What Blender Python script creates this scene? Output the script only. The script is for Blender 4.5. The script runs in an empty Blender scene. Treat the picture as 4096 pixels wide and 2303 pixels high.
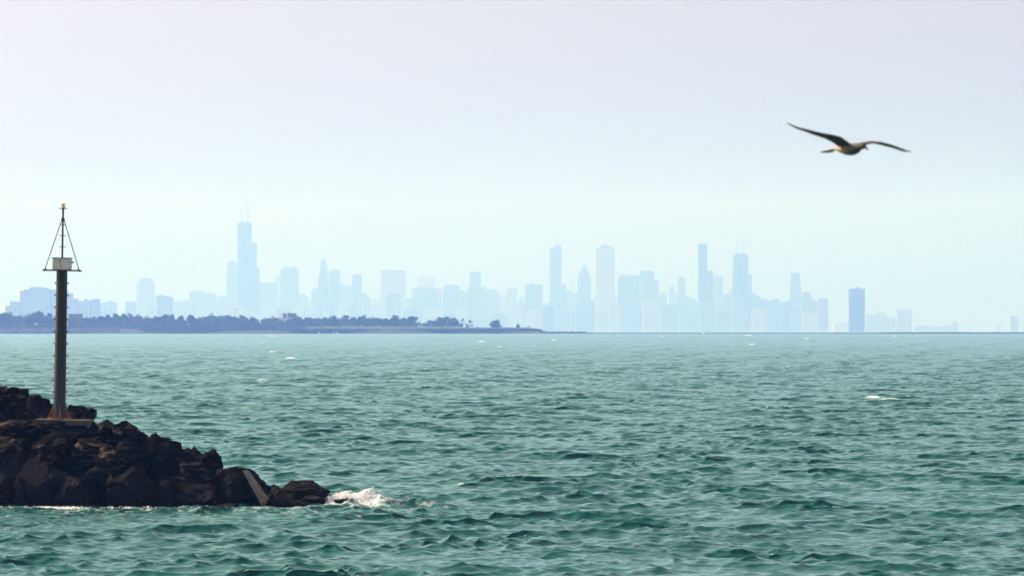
import bpy, bmesh, math, random
import numpy as np
from mathutils import Vector, Matrix, noise, Euler

R = math.radians
sc = bpy.context.scene
col = sc.collection

# ------------------------------------------------------------------ camera
CAM_H = 4.6
F = 20000.0          # focal length in pixels of the 4096-wide photograph
V0 = 1306.0          # row of the true horizontal
cam_d = bpy.data.cameras.new("camera")
cam = bpy.data.objects.new("camera", cam_d)
col.objects.link(cam)
cam_d.sensor_width = 36.0
cam_d.lens = 36.0 * F / 4096.0
cam_d.clip_start = 0.5
cam_d.clip_end = 90000
cam.location = (0, 0, CAM_H)
cam.rotation_euler = (R(90) + math.atan((V0 - 1151.5) / F), 0, 0)
cam_d.dof.use_dof = True
cam_d.dof.focus_distance = 260
cam_d.dof.aperture_fstop = 6.3
sc.camera = cam

# ------------------------------------------------------------------ sky, sun, exposure
SUN_EL, SUN_AZ = 38.0, -62.0      # azimuth from the view direction, negative = to the left
world = bpy.data.worlds.new("World")
sc.world = world
world.use_nodes = True
nt = world.node_tree
nt.nodes.clear()
wo = nt.nodes.new("ShaderNodeOutputWorld")
bg = nt.nodes.new("ShaderNodeBackground")
sky = nt.nodes.new("ShaderNodeTexSky")
sky.sky_type = 'NISHITA'
sky.sun_disc = False
sky.sun_elevation = R(SUN_EL)
sky.sun_rotation = R(SUN_AZ)
sky.altitude = 0
sky.air_density = 1.0
sky.dust_density = 4.0
sky.ozone_density = 1.5
hs = nt.nodes.new("ShaderNodeHueSaturation")
hs.inputs["Saturation"].default_value = 0.25
nt.links.new(sky.outputs[0], hs.inputs["Color"])
tint = nt.nodes.new("ShaderNodeMix"); tint.data_type = 'RGBA'; tint.blend_type = 'MULTIPLY'
tint.inputs[0].default_value = 1.0
tint.inputs[7].default_value = (1.21, 0.985, 0.80, 1)
nt.links.new(hs.outputs[0], tint.inputs[6])
nt.links.new(tint.outputs[2], bg.inputs[0])
bg.inputs[1].default_value = 0.09
nt.links.new(bg.outputs[0], wo.inputs[0])

sd = bpy.data.lights.new("sun", 'SUN')
sun = bpy.data.objects.new("sun", sd)
col.objects.link(sun)
sd.energy = 3.9
sd.angle = R(0.6)
sd.color = (1.0, 0.765, 0.675)
dirv = Vector((math.sin(R(SUN_AZ)) * math.cos(R(SUN_EL)), math.cos(R(SUN_AZ)) * math.cos(R(SUN_EL)), math.sin(R(SUN_EL))))
sun.rotation_euler = (-dirv).to_track_quat('-Z', 'Y').to_euler()
sun.location = (0, 0, 700)

sc.view_settings.view_transform = 'Standard'
sc.view_settings.look = 'None'
sc.view_settings.exposure = 0.90
sc.view_settings.gamma = 1.0
sc.cycles.volume_bounces = 1
sc.cycles.max_bounces = 6
sc.cycles.volume_step_rate = 1.0
sc.cycles.use_denoising = True

# ------------------------------------------------------------------ helpers
RE2 = 1.48e7        # twice the effective earth radius


def drop(d):
    return -(d * d) / RE2


def P(u, v, D):
    """point at distance D that stands at row v, column u of the photograph"""
    return Vector(((u - 2048.0) / F * D, D, CAM_H + (V0 - v) / F * D))


def tag(o, label=None, cat=None, group=None, kind=None):
    if label: o["label"] = label
    if cat: o["category"] = cat
    if group: o["group"] = group
    if kind: o["kind"] = kind
    return o


def empty(name, loc=(0, 0, 0), rz=0):
    o = bpy.data.objects.new(name, None)
    o.location = loc
    o.rotation_euler = (0, 0, rz)
    o.empty_display_size = 0.3
    col.objects.link(o)
    return o


def mesh_np(name, verts, faces, mat, parent=None, smooth=False, loc=None):
    me = bpy.data.meshes.new(name)
    verts = np.asarray(verts, dtype=np.float32)
    faces = np.asarray(faces, dtype=np.int32)
    k = faces.shape[1]
    me.vertices.add(len(verts))
    me.vertices.foreach_set("co", verts.ravel())
    me.loops.add(faces.size)
    me.loops.foreach_set("vertex_index", faces.ravel())
    me.polygons.add(len(faces))
    me.polygons.foreach_set("loop_start", np.arange(0, faces.size, k, dtype=np.int32))
    me.update(calc_edges=True)
    me.validate()
    if smooth:
        me.polygons.foreach_set("use_smooth", np.ones(len(faces), dtype=bool))
    if mat: me.materials.append(mat)
    o = bpy.data.objects.new(name, me)
    col.objects.link(o)
    if parent: o.parent = parent
    if loc is not None: o.location = loc
    return o


class MB:
    def __init__(self):
        self.v, self.f = [], []

    def add(self, vs, fs):
        n = len(self.v)
        self.v += [tuple(a) for a in vs]
        self.f += [tuple(i + n for i in a) for a in fs]

    def frustum(self, b, t):
        """b, t: (x0,x1,y0,y1,z)"""
        vs = [(b[0], b[2], b[4]), (b[1], b[2], b[4]), (b[1], b[3], b[4]), (b[0], b[3], b[4]),
              (t[0], t[2], t[4]), (t[1], t[2], t[4]), (t[1], t[3], t[4]), (t[0], t[3], t[4])]
        self.add(vs, [(3, 2, 1, 0), (4, 5, 6, 7), (0, 1, 5, 4), (1, 2, 6, 5), (2, 3, 7, 6), (3, 0, 4, 7)])

    def box(self, x0, x1, y0, y1, z0, z1):
        self.frustum((x0, x1, y0, y1, z0), (x0, x1, y0, y1, z1))

    def tube(self, a, b, r0, r1=None, n=12, caps=True):
        a, b = Vector(a), Vector(b)
        if r1 is None: r1 = r0
        d = (b - a).normalized()
        s = d.cross(Vector((0, 0, 1)))
        if s.length < 1e-3: s = Vector((1, 0, 0))
        s.normalize()
        t = d.cross(s)
        vs = []
        for c, r in ((a, r0), (b, r1)):
            for i in range(n):
                an = 2 * math.pi * i / n
                vs.append(c + s * (r * math.cos(an)) + t * (r * math.sin(an)))
        fs = [(i, (i + 1) % n, n + (i + 1) % n, n + i) for i in range(n)]
        if caps:
            fs.append(tuple(range(n - 1, -1, -1)))
            fs.append(tuple(range(n, 2 * n)))
        self.add(vs, fs)

    def lathe(self, prof, n=24, c=(0, 0)):
        vs = []
        for r, z in prof:
            for i in range(n):
                an = 2 * math.pi * i / n
                vs.append((c[0] + r * math.cos(an), c[1] + r * math.sin(an), z))
        fs = []
        for k in range(len(prof) - 1):
            for i in range(n):
                fs.append((k * n + i, k * n + (i + 1) % n, (k + 1) * n + (i + 1) % n, (k + 1) * n + i))
        fs.append(tuple(range(n - 1, -1, -1)))
        fs.append(tuple((len(prof) - 1) * n + i for i in range(n)))
        self.add(vs, fs)

    def build(self, name, mat, parent=None, smooth=False, bevel=0.0, loc=None):
        me = bpy.data.meshes.new(name)
        me.from_pydata(self.v, [], self.f)
        me.update()
        if smooth:
            for p in me.polygons: p.use_smooth = True
            if hasattr(me, "set_sharp_from_angle"): me.set_sharp_from_angle(angle=R(40))
        me.materials.append(mat)
        o = bpy.data.objects.new(name, me)
        col.objects.link(o)
        if parent: o.parent = parent
        if loc is not None: o.location = loc
        if bevel:
            m = o.modifiers.new("bevel", 'BEVEL')
            m.width = bevel
            m.segments = 2
            m.limit_method = 'ANGLE'
        return o


# ------------------------------------------------------------------ materials
def new_mat(name):
    m = bpy.data.materials.new(name)
    m.use_nodes = True
    b = m.node_tree.nodes["Principled BSDF"]
    return m, m.node_tree, b


def noise_mat(name, c0, c1, scale, rough=0.7, detail=6, metallic=0.0, bump=0.0, bscale=None, stretch=(1, 1, 1), lo=0.35, hi=0.65, coord='Object'):
    m, t, b = new_mat(name)
    tc = t.nodes.new("ShaderNodeTexCoord")
    mp = t.nodes.new("ShaderNodeMapping")
    mp.inputs["Scale"].default_value = stretch
    t.links.new(tc.outputs[coord], mp.inputs[0])
    n = t.nodes.new("ShaderNodeTexNoise")
    n.inputs["Scale"].default_value = scale
    n.inputs["Detail"].default_value = detail
    t.links.new(mp.outputs[0], n.inputs["Vector"])
    r = t.nodes.new("ShaderNodeValToRGB")
    r.color_ramp.elements[0].position = lo
    r.color_ramp.elements[1].position = hi
    r.color_ramp.elements[0].color = (*c0, 1)
    r.color_ramp.elements[1].color = (*c1, 1)
    t.links.new(n.outputs[0], r.inputs[0])
    t.links.new(r.outputs[0], b.inputs["Base Color"])
    b.inputs["Roughness"].default_value = rough
    b.inputs["Metallic"].default_value = metallic
    if bump:
        n2 = t.nodes.new("ShaderNodeTexNoise")
        n2.inputs["Scale"].default_value = bscale or scale * 3
        n2.inputs["Detail"].default_value = 8
        t.links.new(mp.outputs[0], n2.inputs["Vector"])
        bp = t.nodes.new("ShaderNodeBump")
        bp.inputs["Strength"].default_value = 1.0
        bp.inputs["Distance"].default_value = bump
        t.links.new(n2.outputs[0], bp.inputs["Height"])
        t.links.new(bp.outputs[0], b.inputs["Normal"])
    return m


def facade_mat(name, wall, glass, fw=7.0, fh=3.9):
    """storeys and bays of a tower, in metres on the building itself"""
    m, t, b = new_mat(name)
    tc = t.nodes.new("ShaderNodeTexCoord")
    sx = t.nodes.new("ShaderNodeSeparateXYZ")
    t.links.new(tc.outputs["Object"], sx.inputs[0])
    add = t.nodes.new("ShaderNodeMath"); add.operation = 'ADD'
    t.links.new(sx.outputs[0], add.inputs[0]); t.links.new(sx.outputs[1], add.inputs[1])

    def stripe(src, period, duty):
        d = t.nodes.new("ShaderNodeMath"); d.operation = 'DIVIDE'; d.inputs[1].default_value = period
        f = t.nodes.new("ShaderNodeMath"); f.operation = 'FRACT'
        g = t.nodes.new("ShaderNodeMath"); g.operation = 'GREATER_THAN'; g.inputs[1].default_value = duty
        t.links.new(src, d.inputs[0]); t.links.new(d.outputs[0], f.inputs[0]); t.links.new(f.outputs[0], g.inputs[0])
        return g.outputs[0]
    a = stripe(add.outputs[0], fw, 0.3)
    c = stripe(sx.outputs[2], fh, 0.35)
    mu = t.nodes.new("ShaderNodeMath"); mu.operation = 'MULTIPLY'
    t.links.new(a, mu.inputs[0]); t.links.new(c, mu.inputs[1])
    mx = t.nodes.new("ShaderNodeMix"); mx.data_type = 'RGBA'
    t.links.new(mu.outputs[0], mx.inputs[0])
    mx.inputs[6].default_value = (*wall, 1)
    mx.inputs[7].default_value = (*glass, 1)
    t.links.new(mx.outputs[2], b.inputs["Base Color"])
    b.inputs["Roughness"].default_value = 0.5
    return m


def water_mat():
    m, t, b = new_mat("lake_water")
    L = t.links
    tc = t.nodes.new("ShaderNodeTexCoord")
    mp = t.nodes.new("ShaderNodeMapping")
    mp.inputs["Scale"].default_value = (1.0, 1.35, 1.0)
    L.new(tc.outputs["Object"], mp.inputs[0])
    n1 = t.nodes.new("ShaderNodeTexNoise"); n1.inputs["Scale"].default_value = 5.0; n1.inputs["Detail"].default_value = 4
    n1.inputs["Roughness"].default_value = 0.55
    L.new(mp.outputs[0], n1.inputs["Vector"])
    bp = t.nodes.new("ShaderNodeBump"); bp.inputs["Distance"].default_value = WATER_BUMP; bp.inputs["Strength"].default_value = 1.0
    nb = t.nodes.new("ShaderNodeTexNoise"); nb.inputs["Scale"].default_value = 1.1; nb.inputs["Detail"].default_value = 3
    L.new(mp.outputs[0], nb.inputs["Vector"])
    mb_ = t.nodes.new("ShaderNodeMath"); mb_.operation = 'MULTIPLY_ADD'; mb_.inputs[1].default_value = 6.0
    L.new(nb.outputs[0], mb_.inputs[0]); L.new(n1.outputs[0], mb_.inputs[2])
    L.new(mb_.outputs[0], bp.inputs["Height"])
    # body colour: suspended silt makes it milky in drifting patches
    n2 = t.nodes.new("ShaderNodeTexNoise"); n2.inputs["Scale"].default_value = 0.02; n2.inputs["Detail"].default_value = 5
    L.new(tc.outputs["Object"], n2.inputs["Vector"])
    r = t.nodes.new("ShaderNodeValToRGB")
    r.color_ramp.elements[0].position = 0.3; r.color_ramp.elements[0].color = (*WATER_A, 1)
    r.color_ramp.elements[1].position = 0.7; r.color_ramp.elements[1].color = (*WATER_B, 1)
    L.new(n2.outputs[0], r.inputs[0])
    # foam
    at = t.nodes.new("ShaderNodeAttribute"); at.attribute_name = "foam"
    n3 = t.nodes.new("ShaderNodeTexNoise"); n3.inputs["Scale"].default_value = 3.2; n3.inputs["Detail"].default_value = 8; n3.inputs["Roughness"].default_value = 0.7
    L.new(mp.outputs[0], n3.inputs["Vector"])
    a1 = t.nodes.new("ShaderNodeMath"); a1.operation = 'MULTIPLY_ADD'; a1.inputs[1].default_value = 5.0; a1.inputs[2].default_value = -3.35
    L.new(n3.outputs[0], a1.inputs[0])
    a2 = t.nodes.new("ShaderNodeMath"); a2.operation = 'MULTIPLY_ADD'; a2.inputs[1].default_value = 2.0; a2.use_clamp = True
    L.new(at.outputs["Fac"], a2.inputs[0]); L.new(a1.outputs[0], a2.inputs[2])
    L.new(at.outputs["Fac"], a2.inputs[0])
    mx = t.nodes.new("ShaderNodeMix"); mx.data_type = 'RGBA'
    L.new(a2.outputs[0], mx.inputs[0]); L.new(r.outputs[0], mx.inputs[6]); mx.inputs[7].default_value = (0.70, 0.80, 0.84, 1)
    out = t.nodes["Material Output"]
    t.nodes.remove(b)
    df = t.nodes.new("ShaderNodeBsdfDiffuse"); L.new(mx.outputs[2], df.inputs["Color"]); L.new(bp.outputs[0], df.inputs["Normal"])
    gl = t.nodes.new("ShaderNodeBsdfGlossy"); gl.inputs["Color"].default_value = WATER_GLOSS; gl.inputs["Roughness"].default_value = WATER_ROUGH
    L.new(bp.outputs[0], gl.inputs["Normal"])
    fr = t.nodes.new("ShaderNodeFresnel"); fr.inputs["IOR"].default_value = 1.345; L.new(bp.outputs[0], fr.inputs["Normal"])
    iv = t.nodes.new("ShaderNodeMath"); iv.operation = 'SUBTRACT'; iv.inputs[0].default_value = 1.0; L.new(a2.outputs[0], iv.inputs[1])
    ff = t.nodes.new("ShaderNodeMath"); ff.operation = 'MULTIPLY'; L.new(fr.outputs[0], ff.inputs[0]); L.new(iv.outputs[0], ff.inputs[1])
    ms = t.nodes.new("ShaderNodeMixShader"); L.new(ff.outputs[0], ms.inputs[0]); L.new(df.outputs[0], ms.inputs[1]); L.new(gl.outputs[0], ms.inputs[2])
    L.new(ms.outputs[0], out.inputs["Surface"])
    return m


WATER_A = (0.0005, 0.056, 0.047)
WATER_B = (0.001, 0.084, 0.072)
WATER_GLOSS = (0.64, 0.97, 0.97, 1)
WATER_ROUGH = 0.10
WATER_BUMP = 0.016

# ------------------------------------------------------------------ lake
rng = np.random.default_rng(7)


def build_water():
    # rows: spacing grows with distance so that a wave is always resolved
    ys = [-1400.0, -300.0, -40.0, 10.0, 40.0, 60.0, 75.0, 82.0]
    y = 84.0
    while y < 3990:
        ys.append(y)
        y += min(1.05, max(0.05, y * 0.00075))
    y = 4000.0
    while y < 23600:
        ys.append(y)
        y += y * 0.02
    ys = np.array(ys, dtype=np.float64)
    dys = np.gradient(ys)
    half = 0.135
    tt = np.arange(-half, half + 1e-9, 0.00045)
    out = half + np.cumsum(0.001 * 1.25 ** np.arange(46))
    out = out[out < 30]
    tt = np.concatenate([-out[::-1], tt, out])
    sx = np.maximum(ys, 60.0)
    X = np.clip(sx[:, None] * tt[None, :], -12500, 12500).astype(np.float32)
    Y = np.repeat(ys[:, None], len(tt), axis=1).astype(np.float32)
    ny, nx = X.shape
    tm = np.clip((0.3 - np.abs(tt)) / 0.14, 0, 1).astype(np.float32)[None, :]
    Z = np.zeros_like(X)
    DX = np.zeros_like(X)
    DY = np.zeros_like(X)
    n = 64
    lam = np.exp(np.linspace(math.log(0.24), math.log(4.2), n)) * rng.uniform(0.95, 1.05, n)
    main = math.radians(-90 + 22)
    # gusts: patches a few metres across where the chop stands up steeply, calmer water between
    gust = np.zeros_like(X)
    for lg, th in ((5.1, .2), (7.9, 1.1), (3.7, -.7), (11.3, .6), (19.0, -.2), (6.3, 2.2)):
        gust += np.sin(X * np.float32(2 * math.pi / lg * math.cos(th)) + (ys[:, None] * (2 * math.pi / lg * math.sin(th) * .6)).astype(np.float32) + np.float32(lg))
    gust = np.exp(np.float32(0.13) * gust).astype(np.float32) * np.float32(0.96)
    for i in range(n):
        l = lam[i]
        spread = 0.95 if l < 2 else 0.6
        th = main + rng.normal(0, spread)
        kx, ky = math.cos(th), math.sin(th)
        k = 2 * math.pi / l
        s = 0.047 if l < 1.5 else 0.047 * (1.5 / l) ** 0.6
        a = s / k
        att = np.clip((l / dys - 2.0) / 1.5, 0, 1)
        att[ys > 3980] = 0
        att = (att * att * (3 - 2 * att)).astype(np.float32)
        rows = np.nonzero(att > 0)[0]
        if len(rows) == 0: continue
        r0, r1 = rows[0], rows[-1] + 1
        ph = (X[r0:r1] * np.float32(k * kx) + np.float32(rng.uniform(0, 6.28))) + (ys[r0:r1, None] * (k * ky)).astype(np.float32)
        A = att[r0:r1, None] * tm * np.float32(a)
        # groups: wave height varies slowly from place to place
        g = 1.0 + 0.45 * np.sin(X[r0:r1] * np.float32(k * 0.13 * ky + .01 * i) - Y[r0:r1] * np.float32(k * 0.11 * kx + 0.004 * i) + i)
        A = A * g.astype(np.float32) * gust[r0:r1]
        Z[r0:r1] += A * np.cos(ph)
        S = A * np.sin(ph) * np.float32(1.5)
        DX[r0:r1] -= S * np.float32(kx)
        DY[r0:r1] -= S * np.float32(ky)
    # whitecaps on the highest crests, surf along the rock pile
    sig = Z[200:1500].std()
    Z = np.where(Z > 2.9 * sig, 2.9 * sig + (Z - 2.9 * sig) * 0.35, Z).astype(np.float32)
    hz = Z / sig
    pn = (np.sin(X * 0.31 + Y * 0.017) + np.sin(X * 0.083 - Y * 0.041 + 1.3) + np.sin(Y * 0.0713 + X * 0.02 + 4)) / 3
    foam = np.clip((hz - 3.05 + 0.25 * pn) * 1.3, 0, 1)
    # surf strip near the waterline of the rocks (metres around the pile)
    px = np.array([-17.0, -12.6, -11.0, -9.5, -8.0, -6.7, -5.6, -4.7, -3.2, -2.4])
    py = np.array([126.4, 126.6, 126.4, 126.5, 126.2, 126.2, 126.6, 127.2, 127.6, 128.0])
    d = np.full(X.shape, 99.0, dtype=np.float32)
    sel = (Y > 118) & (Y < 140) & (X > -20) & (X < 3)
    xs, yy = X[sel], Y[sel]
    dd = np.full(xs.shape, 99.0)
    for a in range(len(px) - 1):
        ax, ay, bx, by = px[a], py[a], px[a + 1], py[a + 1]
        tq = np.clip(((xs - ax) * (bx - ax) + (yy - ay) * (by - ay)) / ((bx - ax) ** 2 + (by - ay) ** 2), 0, 1)
        ex, ey = xs - (ax + tq * (bx - ax)), yy - (ay + tq * (by - ay))
        dd = np.minimum(dd, np.sqrt(ex * ex + (ey * np.where(ey < 0, 0.13, 0.5)) ** 2))
    d[sel] = dd
    foam = np.maximum(foam, np.clip(0.44 - d * 0.22, 0, 0.44))
    # broken water where the surf hits the outer rocks
    g2 = np.exp(-(((X + 3.9) / 1.6) ** 2 + ((Y - 128.6) / 2.6) ** 2))
    foam = np.maximum(foam, g2 * 0.95)
    # single breaking crests farther out
    for (cx_, cy_, sx_, sy_, h_) in ((22.6, 313, 1.0, 1.2, .30), (23.6, 311, .9, 1.0, .14), (-6.7, 245, .40, .8, .12), (-5.6, 243, .25, .6, .10), (-1.5, 144, .14, .4, .05),
                                    (-2.6, 1095, 1.3, 3, .35), (-9.0, 1500, 2.0, 5, .4), (112, 1900, 2.4, 6, .5), (180, 2350, 3.0, 8, .6), (69, 2300, 2.5, 7, .5), (-31, 700, 1.0, 2, .3), (-70, 1400, 2, 4, .4),
                                    (31, 560, .8, 1.6, .25), (-42, 880, 1.3, 3, .3), (60, 1250, 1.6, 4, .35), (128, 2700, 3.5, 9, .6), (-120, 2500, 3, 8, .5), (14, 1700, 2.0, 5, .4), (-21, 420, .6, 1.2, .2)):
        rr0, rr1 = np.searchsorted(ys, cy_ - 4 * sy_), np.searchsorted(ys, cy_ + 4 * sy_)
        e_ = np.exp(-(((X[rr0:rr1] - cx_) / sx_) ** 2 + ((Y[rr0:rr1] - cy_ - .3 * (X[rr0:rr1] - cx_)) / sy_) ** 2))
        foam[rr0:rr1] = np.maximum(foam[rr0:rr1], e_ * 1.0)
        Z[rr0:rr1] += (e_ * h_).astype(np.float32)
    Z += (g2 * 0.12 * (1 + np.sin(X * 7 + Y * 3) * 0.5 + np.sin(X * 13 - Y * 5) * 0.4)).astype(np.float32)
    Z += (-(X.astype(np.float64) ** 2 + Y.astype(np.float64) ** 2) / RE2).astype(np.float32)
    V = np.stack([X + DX, Y + DY, Z], axis=-1).reshape(-1, 3)
    idx = np.arange(ny * nx, dtype=np.int32).reshape(ny, nx)
    Fq = np.stack([idx[:-1, :-1], idx[:-1, 1:], idx[1:, 1:], idx[1:, :-1]], axis=-1).reshape(-1, 4)
    me = bpy.data.meshes.new("lake_water")
    me.vertices.add(len(V)); me.vertices.foreach_set("co", V.ravel())
    me.loops.add(Fq.size); me.loops.foreach_set("vertex_index", Fq.ravel())
    me.polygons.add(len(Fq)); me.polygons.foreach_set("loop_start", np.arange(0, Fq.size, 4, dtype=np.int32))
    me.polygons.foreach_set("use_smooth", np.ones(len(Fq), dtype=bool))
    me.update(calc_edges=True)
    at = me.attributes.new("foam", 'FLOAT', 'POINT')
    at.data.foreach_set("value", foam.astype(np.float32).ravel())
    me.materials.append(water_mat())
    o = bpy.data.objects.new("lake_water", me)
    col.objects.link(o)
    tag(o, kind="structure")
    print("water verts", len(V), "sigma", sig)


build_water()

# ------------------------------------------------------------------ haze
def build_haze():
    mb = MB()
    mb.box(-13200, 13200, -1600, 25500, -62, 640)
    m = bpy.data.materials.new("haze")
    m.use_nodes = True
    t = m.node_tree
    t.nodes.clear()
    o = t.nodes.new("ShaderNodeOutputMaterial")
    v = t.nodes.new("ShaderNodeVolumePrincipled")
    v.inputs["Color"].default_value = (*HAZE_COL, 1)
    v.inputs["Density"].default_value = HAZE_D
    v.inputs["Anisotropy"].default_value = 0.3
    v.inputs["Absorption Color"].default_value = (1, 1, 1, 1)   # haze scatters, it does not absorb
    t.links.new(v.outputs[0], o.inputs["Volume"])
    ob = mb.build("haze", m)
    tag(ob, kind="stuff")
    ob["label"] = "pale blue haze filling the air over the lake"
    ob["category"] = "haze"


HAZE_COL = (0.16, 0.355, 1.0)
HAZE_D = 0.000163
# ------------------------------------------------------------------ far shore: city
M_CITY = {
    'grey': facade_mat("grey_facade", (0.30, 0.30, 0.31), (0.06, 0.08, 0.10)),
    'dark': facade_mat("dark_facade", (0.035, 0.04, 0.045), (0.015, 0.02, 0.03), 5.0, 3.9),
    'pale': facade_mat("pale_facade", (0.55, 0.54, 0.52), (0.12, 0.15, 0.18), 6.0, 3.9),
    'glass': facade_mat("glass_facade", (0.16, 0.20, 0.24), (0.05, 0.08, 0.11), 9.0, 4.2),
    'brown': facade_mat("brown_facade", (0.20, 0.17, 0.15), (0.05, 0.06, 0.07), 6.5, 3.5),
}
M_STEEL = noise_mat("antenna_steel", (0.03, 0.03, 0.035), (0.08, 0.08, 0.08), 0.2, 0.5)
M_ROOF = noise_mat("roof_gravel", (0.12, 0.12, 0.12), (0.2, 0.2, 0.2), 0.3, 0.9)


def base_z(D): return drop(D) + 1.5


def tower(name, label, D, tiers, mat='grey', cap=None, ants=(), depth=None, cat=None, group=None):
    """tiers: (u0,u1,vtop) straight from the ground or (ub0,ub1,vb,ut0,ut1,vt) tapering.
    Each tier becomes a box of real width, with real depth behind its front."""
    s = D / F
    allu = [t[0] for t in tiers] + [t[1] for t in tiers]
    uc = (min(allu) + max(allu)) / 2
    bz = base_z(D)
    root = empty(name, ((uc - 2048) * s, D, bz))
    tag(root, label, cat or "tower", group or "hazy buildings of the city skyline")
    wmax = (max(allu) - min(allu)) * s
    dep = depth or max(22.0, min(60.0, wmax * 0.85))
    zz = lambda v: CAM_H + (V0 - v) * s - bz
    xx = lambda u: (u - uc) * s
    mb = MB()
    for i, t in enumerate(tiers):
        o = 1.3 * i
        if len(t) == 3:
            w = (t[1] - t[0]) * s
            d = min(dep - 2 * o, max(12.0, w)) if i else dep
            y0 = o + (dep - 2 * o - d) * 0.5 if i else 0.0
            mb.box(xx(t[0]), xx(t[1]), y0, y0 + d, -20 if i == 0 else 0, zz(t[2]))
        else:
            ub0, ub1, vb, ut0, ut1, vt = t
            wb, wt = (ub1 - ub0) * s, (ut1 - ut0) * s
            db, dt = min(dep - 2 * o, max(8, wb)), min(dep - 2 * o, max(0.5, wt))
            zb = -20 if vb is None else zz(vb)
            c = dep / 2
            mb.frustum((xx(ub0), xx(ub1), c - db / 2, c + db / 2, zb), (xx(ut0), xx(ut1), c - dt / 2, c + dt / 2, zz(vt)))
    mb.build("tower_walls", M_CITY[mat], root)
    # mechanical floors on the roof
    if cap:
        m2 = MB()
        for (u0, u1, vb, vt) in cap:
            d = dep * 0.5
            m2.box(xx(u0), xx(u1), dep / 2 - d / 2, dep / 2 + d / 2, zz(vb) - 1, zz(vt))
        m2.build("rooftop_plant_room", M_ROOF, root)
    for (u, vb, vt, r) in ants:
        m3 = MB()
        zb, zt = zz(vb), zz(vt)
        m3.tube((xx(u), dep / 2, zb - 2), (xx(u), dep / 2, zb + (zt - zb) * 0.55), r, r * 0.8, 8)
        m3.tube((xx(u), dep / 2, zb + (zt - zb) * 0.55), (xx(u), dep / 2, zt), r * 0.5, r * 0.25, 8)
        m3.build("antenna", M_STEEL, root)
    return root


NEAR = "buildings on the nearer shore at the left"
T = tower
# left cluster (nearer, so less faded)
T("office_block", "small stepped block at the left edge of the skyline with a short mast", 12300, [(22, 41, 1223), (39, 77, 1206)], 'brown', ants=((41, 1206, 1198, .8), (46, 1206, 1200, .8)), group=NEAR, cat="building")
T("apartment_block", "very broad stepped slab left of the beacon pole, crowned by a flat penthouse", 12400, [(80, 202, 1163), (97, 202, 1157), (117, 188, 1151)], 'brown', cap=[(118, 166, 1151, 1148.5)], depth=60, group=NEAR, cat="building")
T("apartment_block", "stepped block whose left half is hidden by the beacon pole", 12700, [(200, 287, 1172), (201, 268, 1162), (201, 240, 1157)], 'brown', group=NEAR, cat="building")
T("office_block", "low block just right of the beacon pole, one step down from its neighbour", 12800, [(286, 309, 1194), (308, 322, 1203)], 'brown', group=NEAR, cat="building")
T("apartment_block", "long low block with an uneven roofline right of the beacon pole", 13000, [(310, 358, 1205), (335, 353, 1198)], 'brown', cap=[(338, 344, 1198, 1195)], group=NEAR, cat="building")
T("apartment_block", "square dark block ending the cluster right of the beacon pole", 12300, [(357, 400, 1200), (368, 397, 1196)], 'brown', group=NEAR, cat="building")
T("apartment_block", "pale block with a rounded stepped top standing alone left of the short square tower", 17000, [(402, 467, 1215), (410, 465, 1209), (425, 448, 1202)], 'grey', group=NEAR, cat="building")
T("office_block", "short square tower just left of the tall lone pale tower", 16500, [(500, 543, 1205)], 'grey', group=NEAR, cat="building")
T("low_hall", "very low flat hall at the foot of the short square tower", 16000, [(484, 503, 1249)], 'grey', group=NEAR, cat="building")
T("residential_tower", "tall lone pale tower with a recessed top in the left quarter of the skyline", 17500, [(547, 616, 1127), (556, 608, 1115)], 'pale', cap=[(572, 592, 1115, 1111)], ants=((582, 1111, 1098, .8),), group=NEAR)
T("apartment_block", "narrow wing against the right side of the tall lone pale tower", 17600, [(612, 620, 1190)], 'pale', group=NEAR, cat="building")
T("office_block", "block with a curved roof sloping down to the right, beside the lone pale tower", 15000, [(625, 690, 1189), (626, 680, 1184), (627, 655, 1180)], 'grey', group=NEAR, cat="building")
T("office_block", "low pale block stepping down beyond the curved roof block", 19500, [(690, 758, 1206), (712, 757, 1203), (738, 757, 1197)], 'grey', cat="building")
T("office_block", "pale flat block with a small cube on its roof", 19300, [(757, 813, 1165)], 'grey', cap=[(791, 800, 1165, 1158)], cat="building")
T("office_block", "pale block with a notched roof, second left of the rounded crown tower", 19400, [(812, 861, 1173), (826, 842, 1169)], 'grey', cat="building")
T("office_block", "low pale block at the left foot of the rounded crown tower", 19700, [(861, 906, 1190), (868, 900, 1185), (872, 884, 1182)], 'grey', cat="building")
# the tallest tower and its neighbours
T("office_tower", "tower with a rounded stepped crown against the left side of the tallest tower", 19900, [(905, 950, 1060), (908, 949, 1053), (914, 944, 1046), (919, 938, 1042)], 'grey')
T("office_tower", "tallest tower of all, black, stepping down to the right, with two white antennas", 19200,
  [(950, 1036, 1072), (950, 1025, 971), (950, 1004.6, 892)], 'dark', cap=[(962, 992, 892, 886)], ants=((964, 886, 825, 2.0), (990, 886, 801, 2.0)), depth=69)
T("office_block", "broad flat block filling the gap right of the tallest tower", 19600, [(1036, 1107, 1130)], 'grey', cat="building")
T("office_tower", "narrow pale slab leaning behind the left side of the twin antenna office tower", 20400, [(1102, 1128, 1098)], 'pale')
T("office_tower", "broad shouldered tower with a thin antenna at each end of its flat roof", 19300, [(1117, 1197, None, 1123, 1193, 1078), (1131, 1186, 1068)], 'grey', ants=((1138, 1068, 1037, 1.0), (1180, 1068, 1037, 1.0)))
T("office_block", "low block with sloping dome shoulders right of the twin antenna office tower", 20100, [(1196, 1232, 1186), (1196, 1226, 1179), (1196, 1219, 1174)], 'grey', cat="building")
T("office_block", "low link block in the dip before the slender stepped tower", 20500, [(1231, 1247, 1193)], 'pale', cat="building")
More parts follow.
